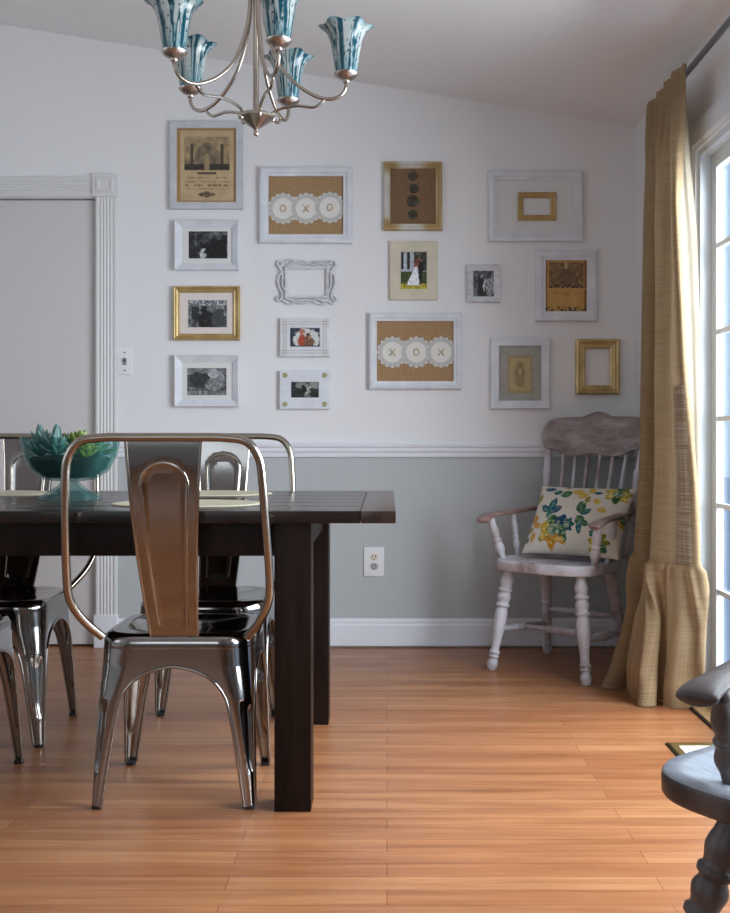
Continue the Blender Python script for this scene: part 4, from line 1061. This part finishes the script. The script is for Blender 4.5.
# ------------------------------------------------------------------ turned armchairs
LEGP = [(0, .016), (.05, .019), (.13, .027), (.19, .022), (.205, .028), (.22, .028), (.235, .021), (.28, .028), (.34, .022), (.355, .028), (.37, .028), (.385, .021), (.44, .026), (.56, .025), (.74, .018), (.80, .017), (.815, .022), (.83, .022), (.845, .017), (.865, .022), (.88, .017), (.93, .023), (.98, .020), (1, .015)]
REARP = [(0, .016), (.1, .022), (.25, .025), (.4, .019), (.42, .024), (.44, .019), (.6, .022), (.85, .017), (.87, .021), (.9, .017), (.95, .02), (1, .015)]
STRP = [(0, .009), (.15, .011), (.3, .012), (.34, .017), (.38, .012), (.5, .019), (.62, .012), (.66, .017), (.7, .012), (.85, .011), (1, .009)]
POSTP = [(0, .011), (.1, .013), (.25, .020), (.4, .015), (.45, .019), (.5, .014), (.65, .019), (.85, .014), (.92, .017), (1, .012)]
SPINP = [(0, .008), (.2, .011), (.35, .0085), (.4, .012), (.45, .0085), (.6, .011), (.8, .008), (1, .007)]
STILEP = [(0, .014), (.15, .018), (.3, .02), (.36, .015), (.38, .02), (.4, .015), (.55, .019), (.72, .018), (.76, .022), (.8, .017), (1, .016)]
def armchair(label, loc, rz, wood, seat_m, crest_m, arm_m, sw=0.238, sn=3.3, tip=(0.250, -0.215), post=(0.205, -0.125), ltop=(0.160, -0.150), foot=(0.212, -0.205), amid=0.245, ptop=None, adz=0.0):
    t = thing('turned_armchair', label, 'armchair', loc, rz)
    pts = []
    for i in range(72):
        a = 2 * PI * i / 72; c, s = math.cos(a), math.sin(a); e = 2 / sn
        x = math.copysign(abs(c) ** e, c); y = math.copysign(abs(s) ** e, s)
        wx = sw - 0.03 * (y + 1) / 2
        pts.append((x * wx, y * 0.225 - 0.01))
    bm = BM(); rings = []
    for sc, z in ((0.93, 0.406), (0.985, 0.408), (0.998, 0.414), (1.0, 0.436), (0.996, 0.444), (0.982, 0.449), (0.90, 0.448), (0.7, 0.443), (0.4, 0.441), (0.1, 0.443)):
        rings.append([bm.verts.new((x * sc, y * sc, z)) for x, y in pts])
    for A, B in zip(rings, rings[1:]):
        for k in range(72): bm.faces.new((A[k], A[(k + 1) % 72], B[(k + 1) % 72], B[k]))
    bm.faces.new(list(reversed(rings[0]))); bm.faces.new(rings[-1]); so = obj('seat', bm, seat_m, t, sharp=60)
    if seat_m is SKYSEAT:  # top keeps the painted sky sheen; sides get darker wood for their shade
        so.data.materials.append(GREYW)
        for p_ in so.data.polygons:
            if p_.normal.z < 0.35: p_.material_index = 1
    feet = {}
    for sx in (-1, 1):
        A, B = (sx * ltop[0], ltop[1], 0.412), (sx * foot[0], foot[1], 0.0); feet[sx, -1] = (Vector(A), Vector(B))
        bm = BM(); turned(bm, A, B, LEGP); obj('leg', bm, wood, t, sharp=60)
        A, B = (sx * 0.145, 0.125, 0.412), (sx * 0.190, 0.215, 0.0); feet[sx, 1] = (Vector(A), Vector(B))
        bm = BM(); turned(bm, A, B, REARP); obj('leg', bm, wood, t, sharp=60)
    f = lambda sx, sy, k: feet[sx, sy][0].lerp(feet[sx, sy][1], k)
    mids = []
    for sx in (-1, 1):
        A, B = f(sx, -1, 0.60), f(sx, 1, 0.66); bm = BM(); turned(bm, A, B, STRP); obj('stretcher', bm, wood, t, sharp=60); mids.append((A + B) / 2)
    bm = BM(); turned(bm, mids[0], mids[1], STRP); obj('stretcher', bm, wood, t, sharp=60)
    bm = BM(); turned(bm, f(-1, 1, 0.5), f(1, 1, 0.5), STRP); obj('stretcher', bm, wood, t, sharp=60)
    for sx in (-1, 1):
        path = catmull([(sx * 0.207, 0.236, 0.638), (sx * 0.218, 0.13, 0.634), (sx * (0.6 * amid + 0.4 * 0.218), 0.0, 0.628 + adz), (sx * amid, 0.45 * tip[1], 0.624 + adz), (sx * (tip[0] + 0.003), 0.75 * tip[1], 0.619 + adz), (sx * tip[0], tip[1] + 0.018, 0.610 + adz), (sx * (tip[0] - 0.004), tip[1], 0.600 + adz)], 6)
        n = len(path); ws = [interp([(0, 0.020), (0.35, 0.022), (0.6, 0.026), (0.8, 0.031), (0.93, 0.031), (1, 0.020)], i / (n - 1)) for i in range(n)]
        bm = BM(); tube(bm, path, ws, 16, up=(0, 0, 1), flat=0.42); obj('arm', bm, arm_m, t, sharp=60)
        bm = BM(); turned(bm, (sx * post[0], post[1], 0.445), (sx * (ptop[0] if ptop else tip[0] - 0.008), ptop[1] if ptop else post[1] - 0.04, 0.614 + adz), POSTP); obj('arm_post', bm, wood, t, sharp=60)
        bm = BM(); turned(bm, (sx * (post[0] - 0.003), -0.01, 0.445), (sx * (0.6 * amid + 0.4 * 0.218), 0.0, 0.620 + adz), POSTP, scale=0.75); obj('arm_post', bm, wood, t, sharp=60)
        bm = BM(); turned(bm, (sx * 0.190, 0.175, 0.444), (sx * 0.222, 0.285, 0.900), STILEP); obj('stile', bm, wood, t, sharp=60)
    for k in range(6):
        x = -0.135 + 0.27 * k / 5
        bm = BM(); turned(bm, (x * 0.92, 0.188, 0.444), (x * 1.1, 0.290, 0.895), SPINP, 10); obj('spindle', bm, wood, t, sharp=60)
    top = [(-0.245, 0.925), (-0.251, 0.95), (-0.245, 0.978), (-0.232, 1.0), (-0.215, 1.018), (-0.17, 1.028), (-0.10, 1.030), (-0.065, 1.032), (-0.04, 1.042), (0, 1.052), (0.04, 1.042), (0.065, 1.032), (0.10, 1.030), (0.17, 1.028), (0.215, 1.018), (0.232, 1.0), (0.245, 0.978), (0.251, 0.95), (0.245, 0.925)]
    botm = [(0.236, 0.902), (0.22, 0.890), (0.18, 0.884), (0.14, 0.866), (0.09, 0.858), (0.03, 0.868), (0, 0.872), (-0.03, 0.868), (-0.09, 0.858), (-0.14, 0.866), (-0.18, 0.884), (-0.22, 0.890), (-0.236, 0.902)]
    ol = [(p.x, p.z) for p in catmull([(a, 0, b) for a, b in top + botm], 3, True)]
    # panel as concentric rings so that the face can carry a raised border and bend with the back
    cx, cz = 0.0, 0.955; bm = BM(); rings = []
    def bend(x, y, z): return (x, 0.292 + (z - 0.9) * 0.22 - 0.35 * x * x + y, z)
    for sc, y in ((0.3, 0.012), (0.97, 0.012), (1.0, 0.008), (1.0, -0.008), (0.97, -0.012), (0.93, -0.012), (0.90, -0.009), (0.84, -0.009), (0.80, -0.012), (0.6, -0.010), (0.3, -0.010)):
        rings.append([bm.verts.new(bend(cx + (x - cx) * sc, y, cz + (z - cz) * sc)) for x, z in ol])
    m_ = len(ol)
    for A, B in zip(rings, rings[1:]):
        for k in range(m_): bm.faces.new((A[k], A[(k + 1) % m_], B[(k + 1) % m_], B[k]))
    bm.faces.new(rings[0]); bm.faces.new(rings[-1]); obj('crest_rail', bm, crest_m, t, sharp=50)
    return t
RA = math.radians(-38)
AX, AY = 0.715, 4.24
armchair('chalky white distressed turned armchair in the far corner, holding a floral pillow', (AX, AY, 0), RA, CHALK, CHALK, CRESTP, ARMP)
armchair('grey-brown turned armchair in the right foreground, cut off by the photo edge', (0.732, 1.513, 0), math.radians(-50), GREYW, SKYSEAT, GREYW, GREYW, 0.285, 5.0, (0.152, -0.268), (0.155, -0.17), (0.135, -0.19), (0.235, -0.26), 0.170, (0.138, -0.222), -0.02)

# pillow: square cushion with printed flowers, leaning on the chair back
def pillow_print(u, v):
    """u, v in 0..1 from the top left of the front"""
    c = (214, 206, 192)
    n = fbm(u * 9, v * 9, 2.2); n2 = fbm(u * 22, v * 22, 6.0)
    TEALC, NAVY, GRN, YEL, ORG, OLV = (28, 92, 98), (34, 70, 104), (52, 98, 62), (206, 170, 58), (204, 138, 42), (140, 128, 44)
    def leafp(cu, cv, L, w, ang):
        du, dv = (u - cu), (v - cv) * 0.78; a = math.radians(ang)
        x = du * math.cos(a) + dv * math.sin(a); y = -du * math.sin(a) + dv * math.cos(a)
        if abs(x) > L: return None
        k = abs(y) / (w * (1 - (x / L) ** 2) + 1e-6)
        return k if k < 1 else None
    for cu, cv, L, w, ang, col in ((.14, .10, .075, .03, 8, NAVY), (.25, .17, .05, .032, 0, TEALC), (.35, .20, .05, .06, 70, GRN), (.33, .05, .04, .03, 20, OLV),
                                  (.17, .42, .07, .035, 40, TEALC), (.24, .36, .085, .042, 100, TEALC), (.29, .44, .07, .04, 150, NAVY), (.23, .50, .05, .03, 110, TEALC),
                                  (.55, .40, .08, .05, 75, GRN), (.61, .46, .06, .032, 150, TEALC), (.57, .58, .06, .05, 50, GRN), (.58, .68, .075, .03, 80, TEALC), (.63, .62, .05, .03, 20, GRN),
                                  (.05, .24, .06, .035, 100, OLV), (.08, .56, .06, .035, 80, ORG), (.13, .66, .05, .03, 20, ORG), (.06, .72, .04, .03, 140, OLV), (.11, .82, .06, .025, 95, ORG), (.04, .85, .03, .03, 30, GRN),
                                  (.47, .16, .07, .04, 10, YEL), (.53, .22, .06, .035, 150, YEL), (.60, .12, .05, .035, 60, YEL), (.59, .28, .05, .03, 100, OLV), (.67, .16, .05, .02, 0, TEALC),
                                  (.69, .30, .05, .03, 40, YEL), (.76, .42, .05, .03, 10, YEL)):
        k = leafp(cu, cv, L, w, ang)
        if k is not None:
            c = mixc(col, (196, 196, 170), 0.45 if (0.12 < k < 0.3 or n2 > 0.25) else 0.0)
    def flower(cu, cv, R, cols):
        nonlocal c
        du, dv = u - cu, (v - cv) * 0.78; r = math.hypot(du, dv); a = math.atan2(dv, du)
        e = R * (0.86 + 0.14 * math.cos(7 * a + 1.3) + 0.10 * n)
        if r < e:
            s = r / e; q = (a / (2 * PI) + 0.5 + 0.06 * n) * len(cols)
            c = cols[int(q) % len(cols)]
            if s < 0.42: c = mixc((190, 190, 170), GRN, 0.5 + 0.9 * n2)
            elif n2 > 0.22: c = mixc(c, (222, 210, 160), 0.6)
            elif math.sin(s * 16 + 2 * a) > 0.75: c = mixc(c, GRN, 0.6)
    flower(.33, .72, .185, (YEL, GRN, NAVY, NAVY, GRN, ORG, ORG, YEL)); flower(.45, .66, .085, (NAVY, TEALC, NAVY, GRN))
    flower(.86, .14, .13, (YEL, GRN, OLV, YEL, (60, 84, 44), YEL)); flower(.80, .86, .11, (YEL, OLV, GRN, YEL)); flower(.74, .74, .05, (TEALC, NAVY, TEALC))
    flower(.97, .5, .08, (TEALC, GRN, YEL))
    n3 = 6 * fbm(u * 40, v * 40, 1)
    return clampc(tuple(x + n3 for x in c))
PW, PH, PT = 0.42, 0.335, 0.055
bm = BM(); nx, nz = 116, 96; gF = []; gB = []
for j in range(nz + 1):
    rF, rB = [], []
    for i in range(nx + 1):
        u, v = i / nx, j / nz; a, b = 2 * u - 1, 1 - 2 * v
        puff = max(0.0, (1 - abs(a) ** 2.6)) ** 0.55 * max(0.0, (1 - abs(b) ** 2.6)) ** 0.55
        x = a * PW / 2 * (1 - 0.055 * (1 - abs(b) ** 2) * abs(a) ** 3); z = b * PH / 2 * (1 - 0.055 * (1 - abs(a) ** 2) * abs(b) ** 3)
        w_ = 0.003 * noise.noise(Vector((x * 14, z * 14, 2)))
        rF.append(bm.verts.new((x, -PT * puff - w_ * puff, z)))
        rB.append(rF[-1] if i in (0, nx) or j in (0, nz) else bm.verts.new((x, PT * puff * 0.8, z)))
    gF.append(rF); gB.append(rB)
for j in range(nz):
    for i in range(nx):
        bm.faces.new((gF[j][i], gF[j + 1][i], gF[j + 1][i + 1], gF[j][i + 1]))
        try: bm.faces.new((gB[j][i], gB[j][i + 1], gB[j + 1][i + 1], gB[j + 1][i]))
        except ValueError: pass
po = obj('throw_pillow', bm, PILLOW, None, sharp=80, vfn=lambda c: rgb(*pillow_print(c.x / PW + 0.5, 0.5 - c.z / PH)))
tag(po, 'cream throw pillow with yellow and teal flowers on the corner armchair', 'pillow')
bv = Vector((-math.sin(RA), math.cos(RA), 0)); rv = Vector((math.cos(RA), math.sin(RA), 0))
pc = Vector((AX, AY, 0)) + bv * 0.055 + rv * 0.045
po.location = (pc.x, pc.y, 0.452 + 0.146)
po.rotation_euler = (Matrix.Rotation(math.radians(-34), 4, 'Z') @ Matrix.Rotation(math.radians(-37), 4, 'X')).to_euler()

# ------------------------------------------------------------------ floor vent
t = thing('floor_vent', 'flat brass-edged floor vent with a bright white centre, by the foreground armchair', 'floor vent', (0.965, 3.02, 0))
fv = BM()
def flat_ring(bm, w, h, prof):
    lp = []
    for tt, z in prof:
        a, b = w / 2 - tt, h / 2 - tt
        lp.append([bm.verts.new((x, y, z)) for x, y in ((-a, -b), (a, -b), (a, b), (-a, b))])
    for A, B in zip(lp, lp[1:] + lp[:1]):
        for k in range(4): bm.faces.new((A[k], A[(k + 1) % 4], B[(k + 1) % 4], B[k]))
flat_ring(fv, 0.22, 0.37, [(0, 0.0005), (0.006, 0.006), (0.012, 0.007), (0.012, 0.0005)]); obj('outer_edge', fv, BRASSD, t, sharp=20)
fv = BM(); flat_ring(fv, 0.196, 0.346, [(0.0, 0.0005), (0.0, 0.0065), (0.022, 0.0055), (0.024, 0.0005)]); obj('rim', fv, BRASS, t, sharp=20)
fv = BM(); box(fv, -0.075, 0.075, -0.15, 0.15, 0.0005, 0.0045); obj('centre_plate', fv, VENTW, t)

# ------------------------------------------------------------------ light
w = bpy.data.worlds.new('sky'); bpy.context.scene.world = w; w.use_nodes = True
bg = w.node_tree.nodes['Background']; bg.inputs['Color'].default_value = (0.60, 0.77, 1.0, 1); bg.inputs['Strength'].default_value = 0.8
def area(name, loc, rot, sx, sy, power, col):
    l = bpy.data.lights.new(name, 'AREA'); l.shape = 'RECTANGLE'; l.size = sx; l.size_y = sy; l.energy = power; l.color = col
    o = bpy.data.objects.new(name, l); C.objects.link(o); o.location = loc; o.rotation_euler = rot; return o
area('daylight_sliding_door', (XR + 0.85, 2.2, 1.55), (0, math.radians(90 - 18), 0), 2.3, 3.2, 320, (0.96, 0.98, 1.0))
area('daylight_left_window', (XL - 0.3, (LY0 + LY1) / 2, (LZ0 + LZ1) / 2), (0, -PI / 2, 0), 1.25, 1.9, 10, (1.0, 0.95, 0.90))
area('daylight_rear_window', ((WX0 + WX1) / 2, YF - 0.25, (WZ0 + WZ1) / 2), (PI / 2, 0, 0), 2.0, 1.3, 13, (1.0, 0.95, 0.89))
vs_ = bpy.context.scene.view_settings; vs_.view_transform = 'Standard'; vs_.look = 'None'; vs_.exposure = 0.18; vs_.gamma = 1.0
bpy.context.scene.cycles.use_denoising = True
